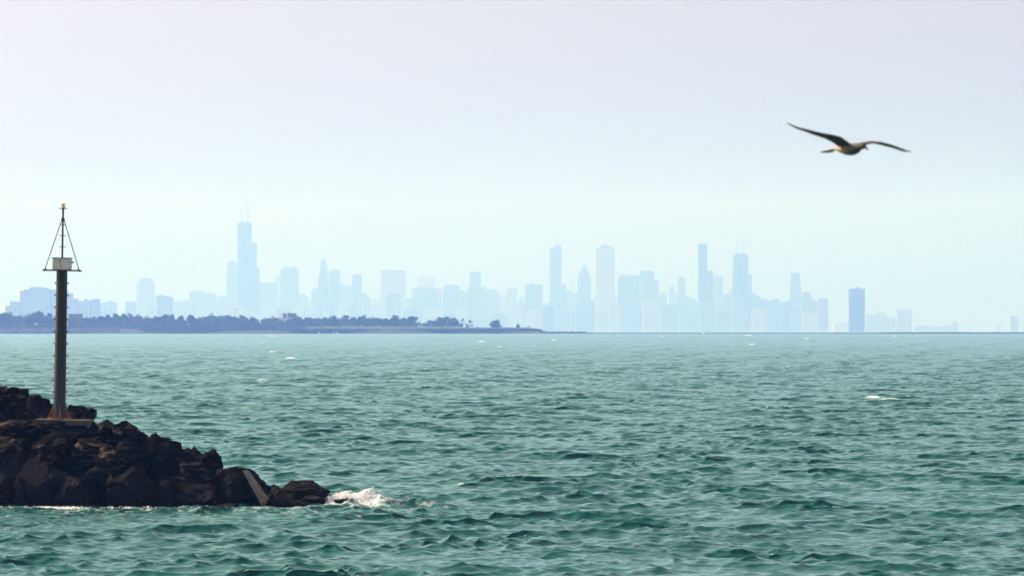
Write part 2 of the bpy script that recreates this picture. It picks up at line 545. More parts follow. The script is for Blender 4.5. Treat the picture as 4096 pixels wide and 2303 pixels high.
T("office_block", "stepped lower block at the left foot of the slender stepped tower", 19800, [(1245, 1273, 1158), (1257, 1273, 1149)], 'grey', cat="building")
T("office_tower", "slender tower rising in four narrow steps to a thin top", 19400, [(1272, 1314, 1101), (1279, 1308, 1069), (1282, 1308, 1059), (1283, 1302, 1037)], 'glass')
T("office_tower", "flat topped tower with a low central cap, right of the slender stepped tower", 19500, [(1317, 1361, 1084), (1322, 1357, 1081)], 'glass', cap=[(1330, 1349, 1081, 1077)])
T("office_block", "low flat block in the gap after the capped tower", 19900, [(1358, 1384, 1139)], 'grey', cat="building")
T("office_block", "low block touching the left side of the slant topped tower", 19700, [(1384, 1410, 1142)], 'grey', cat="building")
T("residential_tower", "narrow tower whose curved roof rises to the right", 19200, [(1409, 1447, 1106), (1411, 1445, 1101), (1414, 1445, 1098), (1424, 1444, 1095)], 'glass')
T("apartment_block", "low stepped block falling away right of the curved roof tower", 19600, [(1446, 1478, 1184), (1446, 1467, 1174), (1446, 1457, 1171)], 'grey', cat="building")
T("apartment_block", "low pale row in the wide dip before the very wide tower", 20800, [(1478, 1523, 1194), (1514, 1523, 1189)], 'pale', cat="building")
T("office_tower", "very wide flat topped tower standing alone between two dips of the skyline", 19300, [(1524, 1622, 1082), (1526, 1620, 1080)], 'pale', ants=((1532, 1080, 1076, 1), (1616, 1080, 1076, 1)), depth=48)
T("office_block", "low flat link block right of the very wide tower", 20000, [(1620, 1649, 1194)], 'grey', cat="building")
T("office_tower", "pale boxy tower rising behind the long flat shouldered block", 20900, [(1672, 1739, 1107)], 'pale')
T("office_block", "long flat shouldered block in front of the pale boxy tower", 19500, [(1648, 1749, 1154), (1657, 1742, 1150)], 'glass', cat="building")
T("office_block", "narrow block ending the long flat shouldered block at its right", 19900, [(1748, 1769, 1156)], 'grey', cat="building")
T("apartment_block", "broad block with chamfered roof corners right of a thin slit of sky", 19500, [(1773, 1839, 1150), (1774, 1836, 1144), (1778, 1832, 1139)], 'glass', cat="building")
T("apartment_block", "low block joining the chamfered block to the flat topped square tower", 19800, [(1838, 1880, 1165), (1838, 1856, 1161)], 'grey', cat="building")
T("residential_tower", "flat topped square tower in the middle of the skyline above the lone shore tree", 19600, [(1874, 1880, 1145), (1879, 1923, 1089), (1880, 1919, 1087)], 'glass')
T("apartment_block", "narrow shoulder block right of the flat topped square tower", 19700, [(1922, 1942, 1144)], 'grey', cat="building")
T("apartment_block", "lower block with a small hump on the right end of its roof", 19900, [(1941, 1997, 1165), (1941, 1985, 1158), (1970, 1983, 1155)], 'grey', cat="building")
T("apartment_block", "low pale block left of the narrow flat tower in the centre", 20500, [(1996, 2027, 1184)], 'pale', cat="building")
T("residential_tower", "narrow flat tower with a lower step on its left side", 19700, [(2026, 2068, 1158), (2037, 2068, 1149)], 'pale')
T("church_tower", "small pointed spire tower tucked left of the wide square tower", 20200, [(2071, 2099, 1212), (2076, 2096, 1194), (2078, 2094, 1194, 2084, 2087, 1182)], 'grey')
T("office_tower", "wide square tower with a small bump on its roof, left of the tall notched tower", 19200, [(2100, 2170, 1138)], 'glass', cap=[(2117, 2134, 1138, 1132)])
T("apartment_block", "low block before the tall notched tower", 19400, [(2170, 2201, 1219), (2180, 2201, 1212), (2192, 2201, 1208)], 'grey', cat="building")
T("glass_tower", "tall notched tower with a thin spire on its higher right part", 19300, [(2199, 2246, 992), (2219, 2244, 981)], 'glass', ants=((2232, 981, 929, 1.2),))
T("office_block", "lower wing against the right side of the tall notched tower", 19500, [(2244, 2264, 1138)], 'glass', cat="building")
T("office_block", "block with one very thin mast left of the diamond roofed tower", 20000, [(2263, 2290, 1163), (2268, 2284, 1160)], 'grey', ants=((2287, 1163, 1078, .8),), cat="building")
T("office_block", "low block between the thin mast and the diamond roofed tower", 19800, [(2289, 2312, 1171)], 'grey', cat="building")
T("office_tower", "tower with a tall pointed diamond roof and needle", 19500, [(2310, 2363, 1112), (2311, 2362, 1112, 2321, 2353, 1085), (2321, 2353, 1085, 2334.5, 2340, 1058)], 'glass', ants=((2337.2, 1060, 1046, .7),))
T("apartment_block", "low stepped block between the diamond roofed tower and the white slab tower", 20200, [(2362, 2385, 1200), (2375, 2385, 1180)], 'grey', cat="building")
T("office_tower", "massive plain slab tower, widest of the very tall ones, with a faint low cap", 19200, [(2384, 2458, 990)], 'pale', cap=[(2402, 2441, 990, 983), (2408, 2434, 983, 980)], ants=((2418, 981, 966, .7),), depth=58)
T("apartment_block", "low sliver of a building right of the massive slab tower", 20600, [(2457, 2473, 1186)], 'pale', cat="building")
T("hotel_block", "long flat topped block with a small step at its left corner", 19300, [(2472, 2560, 1114), (2479, 2560, 1100)], 'glass', cat="building", depth=50)
T("hotel_tower", "square tower rising from the right end of the long flat topped block", 19200, [(2559, 2617, 1085)], 'glass', cap=[(2574, 2598, 1085, 1081)])
T("hotel_block", "lower shoulder block right of the square tower", 19400, [(2616, 2634, 1123)], 'glass', cat="building")
T("apartment_block", "low flat block after the shoulder block, before the tapered small tower", 19900, [(2633, 2668, 1170)], 'grey', cat="building")
T("office_tower", "small tapered tower with a flat top, left of the small gabled tower", 20100, [(2672, 2704, None, 2678, 2697, 1145)], 'grey')
T("apartment_block", "low infill block between the tapered and the gabled small towers", 19900, [(2700, 2714, 1176)], 'grey', cat="building")
T("residential_tower", "small narrow tower with a pointed gable top", 19700, [(2712, 2741, 1114), (2713, 2740, 1114, 2725, 2728, 1103)], 'glass')
T("apartment_block", "low block at the right foot of the gabled small tower", 19800, [(2740, 2751, 1181)], 'grey', cat="building")
T("apartment_block", "low block with a curved right shoulder before the blade like dark tower", 19500, [(2750, 2792, 1204), (2750, 2784, 1195), (2750, 2773, 1189)], 'grey', cat="building")
T("glass_tower", "very slim dark blue tower with a flat top, second tallest on the right side", 18200, [(2794, 2829, 976), (2795.5, 2828, 975)], 'dark')
T("residential_tower", "lower tower attached to the right side of the slim dark blue tower", 18500, [(2829, 2852, 1085), (2829, 2848, 1082)], 'dark')
T("office_tower", "pale tower with two small pointed lanterns on its roof", 19600, [(2852, 2892, 1107), (2866, 2872, 1107, 2868.5, 2869.5, 1096), (2883, 2889, 1107, 2885.5, 2886.5, 1096)], 'grey')
T("apartment_block", "low block left of the tapered black tower", 19400, [(2890, 2932, 1175), (2917, 2932, 1157)], 'grey', cat="building")
T("office_tower", "tapered black tower with two tall antennas on its flat roof", 18700, [(2925, 3002, None, 2935, 2993, 1021), (2942, 2985, 1014)], 'dark', ants=((2951, 1014, 943, 1.7), (2977, 1014, 931, 1.7)), depth=50)
T("hotel_tower", "square tower in front of the right foot of the tapered black tower", 18500, [(2991, 3007, 1098)], 'glass')
T("hotel_block", "broad lower block in front of the tapered black tower", 18400, [(2928, 3006, 1185)], 'glass', cat="building")
T("apartment_block", "stepped block sloping down right of the tapered black tower", 18600, [(3005, 3044, 1186), (3005, 3034, 1180), (3005, 3022, 1174)], 'glass', cat="building")
T("apartment_block", "flat low block following the sloping one on the right side", 18700, [(3042, 3067, 1196)], 'glass', cat="building")
T("apartment_block", "low flat lakefront block just left of the small raised one", 18800, [(3065, 3096, 1202)], 'glass', cat="building")
T("apartment_block", "small raised lakefront block left of the narrow slit of sky", 18500, [(3094, 3117, 1195), (3116, 3126, 1208)], 'glass', cat="building")
T("apartment_block", "low block right of the narrow sky slit, at the foot of the pale tapered tower", 18600, [(3128, 3162, 1208), (3142, 3162, 1203)], 'glass', cat="building")
T("residential_tower", "pale blue tapered tower with shoulders, last tall one on the right", 18800, [(3155, 3207, None, 3159, 3203, 1133), (3160, 3202, 1134, 3163, 3199, 1096), (3165, 3196, 1091)], 'grey')
T("residential_tower", "tower with a rounded top right of the pale tapered tower", 18500, [(3206, 3246, 1180), (3208, 3243, 1172), (3213, 3238, 1167)], 'glass')
T("apartment_block", "low block between the rounded tower and the last flat slab", 18800, [(3244, 3275, 1203), (3246, 3262, 1197)], 'glass', cat="building")
T("apartment_slab", "flat slab tower closing the dense skyline on its right side", 17300, [(3273, 3313, 1191)], 'grey')
T("pavilion_hall", "very low pale hall alone in the gap before the isolated dark tower", 20500, [(3335, 3400, 1296), (3342, 3391, 1289)], 'pale', cat="building")
T("residential_tower", "isolated dark tower with a small crown standing alone on the right", 13700, [(3397, 3460, 1158), (3399, 3458, 1155)], 'dark', cap=[(3420, 3445, 1155, 1149)])
T("apartment_block", "low faint block right of the isolated dark tower", 19500, [(3463, 3547, 1258), (3508, 3545, 1251)], 'grey', cat="building")
T("apartment_block", "lower faint block left of the faint square block on the right", 19700, [(3547, 3590, 1269)], 'grey', cat="building")
T("apartment_block", "faint square block, higher than the row around it, far right", 19500, [(3587, 3647, 1239)], 'grey', cat="building")
T("apartment_block", "lowest faint row just above the far right breakwater", 19500, [(3660, 3803, 1308), (3680, 3735, 1302), (3770, 3803, 1302)], 'grey', cat="building")
T("apartment_block", "small faint rounded block ending the lowest row at the far right", 19500, [(3805, 3833, 1292), (3808, 3828, 1287)], 'grey', cat="building")
T("apartment_block", "tiny very faint block halfway to the right picture edge", 20500, [(3979, 4004, 1299)], 'pale', cat="building")
T("apartment_block", "very faint small tower at the right picture edge", 18500, [(4041, 4074, 1264)], 'grey', cat="building")

# lower blocks along the lakefront, in front of the towers
LOW = [(905, 975, 1222, 'pale', "broad low block at the foot of the rounded crown tower"),
       (980, 1034, 1238, 'grey', "low block at the foot of the tallest tower"),
       (1040, 1100, 1215, 'pale', "low pale block below the broad flat block beside the tallest tower"),
       (1108, 1165, 1232, 'glass', "low block below the left half of the twin antenna office tower"),
       (1170, 1246, 1212, 'pale', "wide low pale block below the right half of the twin antenna office tower"),
       (1250, 1300, 1240, 'grey', "low block at the foot of the slender stepped tower"),
       (1348, 1392, 1206, 'pale', "pale square block below the capped tower"),
       (1396, 1470, 1248, 'glass', "long low block under the curved roof tower"),
       (1482, 1540, 1214, 'pale', "pale low block below the left edge of the very wide tower"),
       (1548, 1605, 1174, 'grey', "broad dark band like block before the very wide tower"),
       (1612, 1668, 1236, 'glass', "low block below the right edge of the very wide tower"),
       (1690, 1765, 1228, 'pale', "pale low block below the long flat shouldered block"),
       (1770, 1822, 1250, 'glass', "low block under the chamfered roof block"),
       (1826, 1875, 1232, 'pale', "pale low block left of the foot of the flat topped square tower"),
       (1888, 1955, 1222, 'grey', "low block before the flat topped square tower"),
       (1962, 2030, 1252, 'glass', "very low block under the hump roofed block"),
       (2036, 2094, 1244, 'pale', "very low pale block below the small spire tower"),
       (2104, 2168, 1236, 'pale', "low pale block with many storeys before the wide square tower"),
       (2172, 2216, 1225, 'dark', "darker narrow block below the left edge of the tall notched tower"),
       (2230, 2300, 1240, 'grey', "low block below the thin mast"),
       (2304, 2378, 1204, 'glass', "broad block at the foot of the diamond roofed tower"),
       (2390, 2430, 1246, 'pale', "low pale block at the left foot of the massive slab tower"),
       (2436, 2478, 1212, 'pale', "low pale block at the right foot of the massive slab tower"),
       (2500, 2568, 1232, 'glass', "low block in front of the long flat topped block"),
       (2572, 2640, 1190, 'pale', "pale block in front of the square tower and its shoulder"),
       (2645, 2712, 1216, 'glass', "low block below the small tapered tower"),
       (2716, 2790, 1228, 'grey', "low block below the small gabled tower"),
       (2800, 2862, 1206, 'glass', "block at the foot of the slim dark blue tower"),
       (2866, 2922, 1222, 'grey', "low block below the two lantern tower"),
       (3010, 3060, 1232, 'pale', "pale lakefront block below the sloping stepped block"),
       (3068, 3124, 1240, 'glass', "lowest lakefront block left of the pale tapered tower"),
       (3164, 3204, 1236, 'glass', "low block at the foot of the pale tapered tower"),
       (3212, 3270, 1244, 'pale', "low pale block at the foot of the rounded top tower")]
for k, (u0, u1, v, mt, lb) in enumerate(LOW):
    D = 18000 + (k * 37 % 9) * 90
    st = (u1 - u0) * (0.25 + 0.1 * (k % 3))
    T("apartment_block", lb, D, [(u0, u1, v + 6), (u0 + st * .5, u1 - st, v)], mt, cat="building", group="low blocks along the far lakefront")

# land under the city: a long low strip following the earth's curve
xs = np.linspace(-12400, 12400, 60)
ysl = np.array([11800, 11850, 14000, 15500, 17000, 18500, 20000, 21500, 22500, 22550])
mb = MB()
vs, fs = [], []
for j, yv in enumerate(ysl):
    for x in xs:
        e = -3.0 if j in (0, len(ysl) - 1) else 1.6
        vs.append((x, yv + 120 * math.sin(x * 0.0007), drop(math.hypot(x * 0.35, yv)) + e))
nx = len(xs)
for j in range(len(ysl) - 1):
    for i in range(nx - 1):
        fs.append((j * nx + i, j * nx + i + 1, (j + 1) * nx + i + 1, (j + 1) * nx + i))
mb.add(vs, fs)
M_CLAND = noise_mat("far_shore_ground", (0.08, 0.10, 0.06), (0.2, 0.19, 0.16), 0.004, 0.9)
tag(mb.build("far_shore", M_CLAND), kind="structure")

# ------------------------------------------------------------------ wooded spit at about four kilometres
DS = 4000.0
SS = DS / F
M_SOIL = noise_mat("spit_grass_and_soil", (0.012, 0.030, 0.012), (0.032, 0.055, 0.022), 0.045, 0.95, bump=0.2, bscale=0.6)
M_RIP = noise_mat("riprap_stone", (0.025, 0.022, 0.026), (0.11, 0.09, 0.095), 0.35, 0.9)

# height of the ground crest (row of the photograph at which the ground meets the trees or sky)
US = [-900, 0, 300, 560, 1000, 1170, 1260, 1400, 1680, 1700, 1900, 2060, 2110, 2150, 2163, 2185, 2337, 2352, 2600, 3400, 3500, 3560, 3700, 3900, 4100, 5000]
VT = [1312, 1311, 1311, 1318, 1318, 1314, 1307, 1306, 1307, 1306, 1309.5, 1309.5, 1309, 1314, 1317, 1323.5, 1326, 1329.9, 1330.2, 1330.2, 1330, 1328.2, 1328.2, 1328.5, 1328.4, 1328]


def crest_z(u):
    v = np.interp(u, US, VT)
    return CAM_H + (V0 - v) * (DS + 30) / F


def build_spit():
    us = np.arange(-900, 2190, 6.0)
    rows = [(-6, 0.0), (0, 0.10), (4, 0.35), (9, 0.55), (14, 0.80), (24, 0.93), (40, 1.0), (90, 1.02), (200, 1.0), (330, 0.9), (350, 0.0)]
    vs, fs = [], []
    rr = random.Random(3)
    for j, (dy, h) in enumerate(rows):
        for u in us:
            D = DS + dy + 5 * math.sin(u * 0.011) * (1 if j < 9 else 0)
            x = (u - 2048) * SS
            zb = -1.08 - 0.7
            taper = 1.0 if u < 2150 else max(0.0, (2190 - u) / 40)
            zc = crest_z(u)
            wob = 0.25 * noise.noise(Vector((x * 0.06, dy * 0.1, 1.3))) if 0 < h else 0
            vs.append((x, D, zb + (zc - zb) * h * (0.35 + 0.65 * taper) + wob * 1.3))
    n = len(us)
    for j in range(len(rows) - 1):
        for i in range(n - 1):
            fs.append((j * n + i, j * n + i + 1, (j + 1) * n + i + 1, (j + 1) * n + i))
    o = mesh_np("spit_ground", vs, fs, M_SOIL, smooth=True)
    tag(o, kind="structure")


build_spit()


def rock_scatter(name, items, mat, label, seed):
    """loose stones, each a small irregular polyhedron; items: (x,y,z,size)"""
    bm = bmesh.new()
    bmesh.ops.create_icosphere(bm, subdivisions=1, radius=1.0)
    bv = np.array([v.co[:] for v in bm.verts])
    bf = np.array([[v.index for v in f.verts] for f in bm.faces])
    bm.free()
    r = np.random.default_rng(seed)
    V, Fs = [], []
    for k, (x, y, z, s) in enumerate(items):
        q = bv * r.uniform(0.65, 1.25, (len(bv), 1)) * s * np.array([r.uniform(.8, 1.4), r.uniform(.8, 1.3), r.uniform(.55, .9)])
        V.append(q + np.array([x, y, z]))
        Fs.append(bf + k * len(bv))
    o = mesh_np(name, np.concatenate(V), np.concatenate(Fs), mat)
    if label:
        tag(o, label, "stones", kind="stuff")
    return o


r2 = random.Random(11)
items = []
# the bank of broken stone along the whole waterline of the spit, thick at its tip
u = -880.0
while u < 2345:
    if u < 480: top, nrow = 1313, 5
    elif u < 1170: top, nrow = 1328, 2
    elif u < 1830: top, nrow = 1328, 2
    elif u < 2163: top, nrow = 1319.5, 5
    else: top, nrow = float(np.interp(u, [2163, 2185, 2337, 2345], [1319, 1324.5, 1325, 1330])), 4
    for q in range(nrow):
        f = (q + r2.random()) / nrow
        D = DS - 3 + f * 14
        zt = CAM_H + (V0 - top) * SS
        z = -1.3 + (zt + 1.0) * f ** 0.9
        items.append(((u + r2.uniform(-3, 3) - 2048) * SS, D, z, r2.uniform(0.35, 0.85)))
    u += 3.2
rock_scatter("riprap", items, M_RIP, "pinkish grey broken stone along the waterline of the wooded spit", 5)

# low breakwater carrying on to the right out of the picture
items = []
u = 2330.0
while u < 5000:
    v = np.interp(u, US, VT)
    h = 1.0 if u < 3500 else 1.6
    for q in range(3):
        f = (q + r2.random()) / 3
        zt = CAM_H + (V0 - v) * SS
        z = -1.35 + (zt + 1.3 - 0.35 * h * .5) * f
        s = 0.42 if u < 3500 else r2.uniform(0.45, 0.85)
        items.append(((u - 2048) * SS + r2.uniform(-.3, .3), DS - 1 + f * 3.5, z, s * r2.uniform(.85, 1.1)))
    u += 2.6
M_BW = noise_mat("breakwater_stone", (0.02, 0.018, 0.022), (0.06, 0.05, 0.055), 0.35, 0.9)
bw = empty("breakwater", (0, DS, 0))
tag(bw, "long low dark stone breakwater running out from the spit to the right edge", "breakwater")
st = rock_scatter("breakwater_stones", [(a, b - DS, c, d) for a, b, c, d in items], M_BW, None, 6)
st.parent = bw
mb = MB()
mb.box((2335 - 2048) * SS, (3560 - 2048) * SS, 1.2, 5.5, -2.2, -0.42)
mb.box((3560 - 2048) * SS + .01, (5000 - 2048) * SS, 1.2, 5.5, -2.2, -0.05)
mb.build("breakwater_core", M_BW, bw)

# ------------------------------------------------------------------ trees
M_LEAF = [noise_mat("tree_leaves_%s" % n, a, b, 0.5, 0.75, lo=.3, hi=.7) for n, a, b in
          (("deep_green", (0.010, 0.030, 0.012), (0.03, 0.065, 0.02)),
           ("mid_green", (0.018, 0.045, 0.014), (0.05, 0.095, 0.028)),
           ("grey_green", (0.045, 0.085, 0.04), (0.09, 0.14, 0.07)))]
M_BARK = noise_mat("tree_bark", (0.05, 0.04, 0.03), (0.12, 0.10, 0.08), 3, 0.9, stretch=(1, 1, .2))


def leaf_mesh(name, lobes, n, size, seed, mat, fill=1.0):
    """lobes: (x,y,z,rx,ry,rz) ; n leaf sprays spread through their volume"""
    r = np.random.default_rng(seed)
    vol = np.array([l[3] * l[4] * l[5] for l in lobes]) ** 0.8
    pick = r.choice(len(lobes), n, p=vol / vol.sum())
    L = np.array(lobes)[pick]
    d = r.normal(size=(n, 3)); d /= np.linalg.norm(d, axis=1)[:, None]
    rad = r.uniform(0.25, 1.0, (n, 1)) ** 0.45
    rad = rad * (1 + 0.12 * np.sin(7 * d[:, :1] + 5 * d[:, 2:3] * 2 + seed))
    c = L[:, :3] + d * rad * L[:, 3:]
    a = r.normal(size=(n, 3)); a /= np.linalg.norm(a, axis=1)[:, None]
    b = np.cross(a, r.normal(size=(n, 3))); b /= np.linalg.norm(b, axis=1)[:, None]
    s = size * r.uniform(0.6, 1.3, (n, 1))
    V = np.stack([c - a * s, c + b * s * .6, c + a * s, c - b * s * .6], axis=1).reshape(-1, 3)
    Fq = np.arange(4 * n).reshape(n, 4)
    me = bpy.data.meshes.new(name)
    me.vertices.add(len(V)); me.vertices.foreach_set("co", V.astype(np.float32).ravel())
    me.loops.add(4 * n); me.loops.foreach_set("vertex_index", Fq.astype(np.int32).ravel())
    me.polygons.add(n); me.polygons.foreach_set("loop_start", np.arange(0, 4 * n, 4, dtype=np.int32))
    me.update(calc_edges=True)
    me.materials.append(mat)
    return me


def make_proto(seed, mat, airy=False, narrow=False, bush=False):
    """unit tree: 1 wide (x from -.5 to .5), 1 high. returns crown mesh, trunk mesh"""
    r = random.Random(seed)
    lobes = []
    nl = 7 if airy else 11
    for k in range(nl):
        if bush:
            z = r.uniform(0.25, 0.62); rr = r.uniform(.2, .3)
            x, y = r.uniform(-.3, .3), r.uniform(-.3, .3)
        else:
            z = r.uniform(0.22, 0.84)
            w = 0.36 * math.sin(math.pi * min(1, max(0.1, (z - 0.02) / 0.98)) ** 0.8)
            an = r.uniform(0, 6.28)
            x, y = w * math.cos(an) * r.uniform(.4, 1), w * math.sin(an) * r.uniform(.4, 1)
            rr = r.uniform(0.09, 0.15) if airy else r.uniform(0.13, 0.2)
        lobes.append((x, y, z, rr, rr, rr * r.uniform(.6, .95)))
    if not airy: lobes.append((0, 0, 0.5, 0.26, 0.26, 0.34))
    lobes.append((r.uniform(-.12, .12), 0, 0.9, 0.11, 0.11, 0.1))
    crown = leaf_mesh("tree_crown", lobes, 1000 if airy else 2600, 0.032, seed, mat)
    mb = MB()
    x = 0
    mb.tube((0, 0, -0.06), (0.01, 0, 0.3), 0.022, 0.017, 8)
    mb.tube((0.01, 0, 0.3), (0.0, 0, 0.75), 0.017, 0.006, 8)
    for k in range(7):
        z0 = r.uniform(0.15, 0.5); an = r.uniform(0, 6.28); rl = r.uniform(.2, .38)
        mb.tube((0.005, 0, z0), (rl * math.cos(an), rl * math.sin(an), z0 + r.uniform(.18, .35)), 0.010, 0.003, 6)
    tm = bpy.data.meshes.new("tree_trunk")
    tm.from_pydata(mb.v, [], mb.f); tm.update(); tm.materials.append(M_BARK)
    return crown, tm


PROTO = [make_proto(21, M_LEAF[0]), make_proto(22, M_LEAF[1]), make_proto(23, M_LEAF[0]), make_proto(24, M_LEAF[2]),
         make_proto(25, M_LEAF[1]), make_proto(26, M_LEAF[0])]
AIRY = [make_proto(31, M_LEAF[0], airy=True), make_proto(32, M_LEAF[1], airy=True)]


def plant(u, vtop, w, D, proto, label, group=None, vbase=None, name="broadleaf_tree", cat="tree"):
    s = D / F
    zb = (crest_z(u) if vbase is None else CAM_H + (V0 - vbase) * s) - 0.4
    zt = CAM_H + (V0 - vtop) * s
    root = empty(name, ((u - 2048) * s, D, zb), r2.uniform(0, 6.28))
    root.scale = (w * s * 1.35, w * s * 1.35, (zt - zb) / 0.98)
    tag(root, label, cat, group)
    for me in proto:
        c = bpy.data.objects.new(me.name, me)
        col.objects.link(c)
        c.parent = root
    return root


FRONT = [(-18, 1250, 50), (18, 1252, 48), (45, 1248, 40), (78, 1257, 46), (104, 1258, 36), (128, 1250, 36), (158, 1243, 44), (194, 1252, 34),
         (222, 1263, 40), (252, 1266, 40), (288, 1265, 42), (322, 1263, 34), (345, 1266, 34), (372, 1266, 34), (403, 1263, 34), (432, 1258, 34),
         (459, 1254, 40), (492, 1257, 38), (519, 1252, 40), (552, 1255, 42), (585, 1262, 44), (624, 1264, 36), (664, 1256, 46), (690, 1256, 32), (726, 1262, 40),
         (764, 1260, 34), (792, 1269, 34), (812, 1264, 30), (845, 1253, 52), (877, 1262, 34), (909, 1259, 48), (962, 1260, 40),
         (986, 1271, 36), (1006, 1269, 36), (1032, 1277, 34), (1056, 1270, 30), (1097, 1264, 48), (1128, 1281, 32), (1156, 1276, 30), (1180, 1271, 30), (1202, 1268, 34),
         (1226, 1270, 30), (1247, 1268, 28), (1270, 1269, 32), (1300, 1266, 34), (1331, 1262, 36), (1354, 1272, 24), (1377, 1260, 44), (1418, 1268, 34),
         (1440, 1267, 22), (1457, 1259, 34), (1478, 1268, 24), (1494, 1266, 24), (1513, 1271, 30), (1541, 1272, 30), (1576, 1261, 46), (1616, 1271, 38), (1646, 1266, 40),
         (1700, 1290, 18), (1720, 1278, 26), (1742, 1278, 30), (1764, 1268, 40), (1788, 1266, 36), (1818, 1271, 38)]
MARKS = [(20, "left picture edge"), (58, "small block with short mast"), (140, "very broad stepped slab"), (243, "beacon pole"),
         (325, "low block right of the pole"), (378, "square dark block"), (434, "rounded stepped pale block"), (521, "short square tower"),
         (582, "tall lone pale tower"), (655, "curved roof block"), (725, "low pale stepping block"), (785, "block with a cube on its roof"), (836, "notched roof block"),
         (884, "low block by the crown tower"), (927, "rounded crown tower"), (992, "tallest tower"), (1071, "flat block by the tallest tower"),
         (1158, "twin antenna office tower"), (1215, "dome shouldered low block"), (1292, "slender stepped tower"), (1339, "capped tower"), (1371, "flat block after the capped tower"),
         (1428, "curved roof tower"), (1462, "block after the curved roof tower"), (1500, "wide dip of the skyline"), (1573, "very wide tower"), (1634, "link block by the wide tower"),
         (1705, "pale boxy tower"), (1759, "end of the long shouldered block"), (1806, "chamfered roof block")]


def auto_labels(us, start, skip=()):
    """which landmark each stands under, and its order among those that share the landmark"""
    near = [min(MARKS, key=lambda m: abs(m[0] - u))[1] for u in us]
    out = [None] * len(us)
    for m in set(near):
        ids = sorted([i for i in range(len(us)) if near[i] == m], key=lambda i: us[i])
        n = len(ids)
        words = {1: ["alone"], 2: ["left of the pair"], 3: []}
        for q, i in enumerate(ids):
            if n == 1: w = "only one"
            elif n == 2: w = ("left", "right")[q] + " of two"
            elif n == 3: w = ("leftmost", "middle", "rightmost")[q] + " of three"
            else: w = ("leftmost", "second from left", "third from left", "fourth from left", "fifth from left", "sixth from left")[q]
            out[i] = "%s, %s, under the %s" % (start, w, m)
    return out


fl = auto_labels([t[0] for t in FRONT], "rounded belt tree")
for k, (u, v, w) in enumerate(FRONT):
    D = 4042 + (k * 29 % 5) * 9
    plant(u, v - 1, w * 1.22, D, PROTO[(k * 5 + k // 4) % 6], fl[k], "trees in the belt along the spit",
          vbase=1324 if 560 < u < 1170 else None)
# lower trees between and in front of them, close to the water on the middle stretch
low_u = [575, 605, 640, 668, 700, 735, 770, 800, 830, 862, 895, 925, 955, 990, 1020, 1050, 1082, 1115, 1145, 1165]
ll = auto_labels(low_u, "low waterside tree")
for k, u in enumerate(low_u):
    plant(u, 1284 + (k * 13 % 7) * 1.6, 44, 4016 + (k % 3) * 5, PROTO[(k * 3 + 1) % 6], ll[k], "low trees at the water's edge", vbase=1331)
bk_u = [-5, 60, 118, 176, 238, 302, 358, 420, 476, 536, 600, 650, 708, 780, 826, 893, 935, 975, 1018, 1076, 1142, 1214, 1258, 1285, 1316, 1350, 1398, 1430, 1470, 1500, 1528, 1558, 1596, 1632, 1753, 1802]
bl = auto_labels(bk_u, "paler second row tree")
for k, u in enumerate(bk_u):
    vt = np.interp(u, [t[0] for t in FRONT], [t[1] for t in FRONT])
    plant(u, vt + 7 + (k * 7 % 11) - 2, 50 if u < 1700 else 34, 4120 + (k % 4) * 12, PROTO[(k * 2 + 3) % 6], bl[k], "second row of trees on the spit")
plant(1668, 1267, 30, 4060, AIRY[0], "airy round crowned tree ending the long belt, sky showing through it")
plant(1851, 1272, 23, 4050, AIRY[1], "narrow upright airy tree, left one of the loose pair right of the belt")
plant(1878, 1279, 32, 4055, AIRY[0], "small spreading airy tree, right one of the loose pair right of the belt", vbase=1314)
plant(1982, 1278, 50, 4044, PROTO[2], "lone bushy tree standing by itself on the grassy spit", vbase=1320)
plant(2071, 1293, 19, 4044, PROTO[4], "small lone conical tree near the tip of the spit", vbase=1316)
plant(2115, 1301, 13, 4046, AIRY[1], "tiny wispy sapling on the rise at the tip of the spit")
plant(1909, 1305, 8, 4050, PROTO[1], "tiny round shrub on the bare skyline of the spit", name="shrub", cat="shrub")
plant(1686, 1290, 9, 4055, PROTO[3], "tiny upright shrub in the gap between the belt and the clump", name="shrub", cat="shrub")
# undergrowth along the bank
lob = []
u = -860.0
while u < 2158:
    a = 1297 if u < 560 else (1306 if u < 1170 else 1312.5)
    b = 1315 if u < 560 else (1330 if u < 1170 else 1326)
    if u > 1840: a, b = 1314.5, 1321
    zc = CAM_H + (V0 - (a + b) / 2) * SS
    hh = (b - a) / 2 * SS
    y = 4026 if u < 560 else (4012 if u < 1170 else 4011)
    lob.append(((u - 2048) * SS, y + r2.uniform(-2, 4), zc + r2.uniform(-.5, .3), r2.uniform(2.2, 4.2), 3.0, hh * r2.uniform(.7, 1.2)))
    if u < 1840 and not 1680 < u < 1695:      # bushes at the foot of the trees
        lob.append(((u - 2048) * SS, 4047, crest_z(u) + r2.uniform(.3, 1.4), r2.uniform(2, 3.5), 3.0, r2.uniform(1.2, 2.4)))
    u += 11
me = leaf_mesh("undergrowth", lob, 60000, 0.42, 77, M_LEAF[1])
o = bpy.data.objects.new("undergrowth", me); col.objects.link(o)
tag(o, "tangled green undergrowth on the bank of the wooded spit", "undergrowth", kind="stuff")
# bushes covering the bank below the grass on the right stretch
lob = []
u = 1165.0
while u < 2165:
    a, b = (1315, 1329) if u < 1830 else (1314, 1321.5)
    zc = CAM_H + (V0 - (a + b) / 2) * SS
    lob.append(((u - 2048) * SS, 4006.5 + r2.uniform(-1, 1), zc + r2.uniform(-.3, .3), r2.uniform(1.6, 2.8), 2.2, (b - a) / 2 * SS * r2.uniform(.6, 1.15)))
    u += 8
me = leaf_mesh("bank_bushes", lob, 26000, 0.34, 79, M_LEAF[0])
o = bpy.data.objects.new("bank_bushes", me); col.objects.link(o)
tag(o, "low dark bushes covering the bank below the grass of the spit", "bushes", kind="stuff")
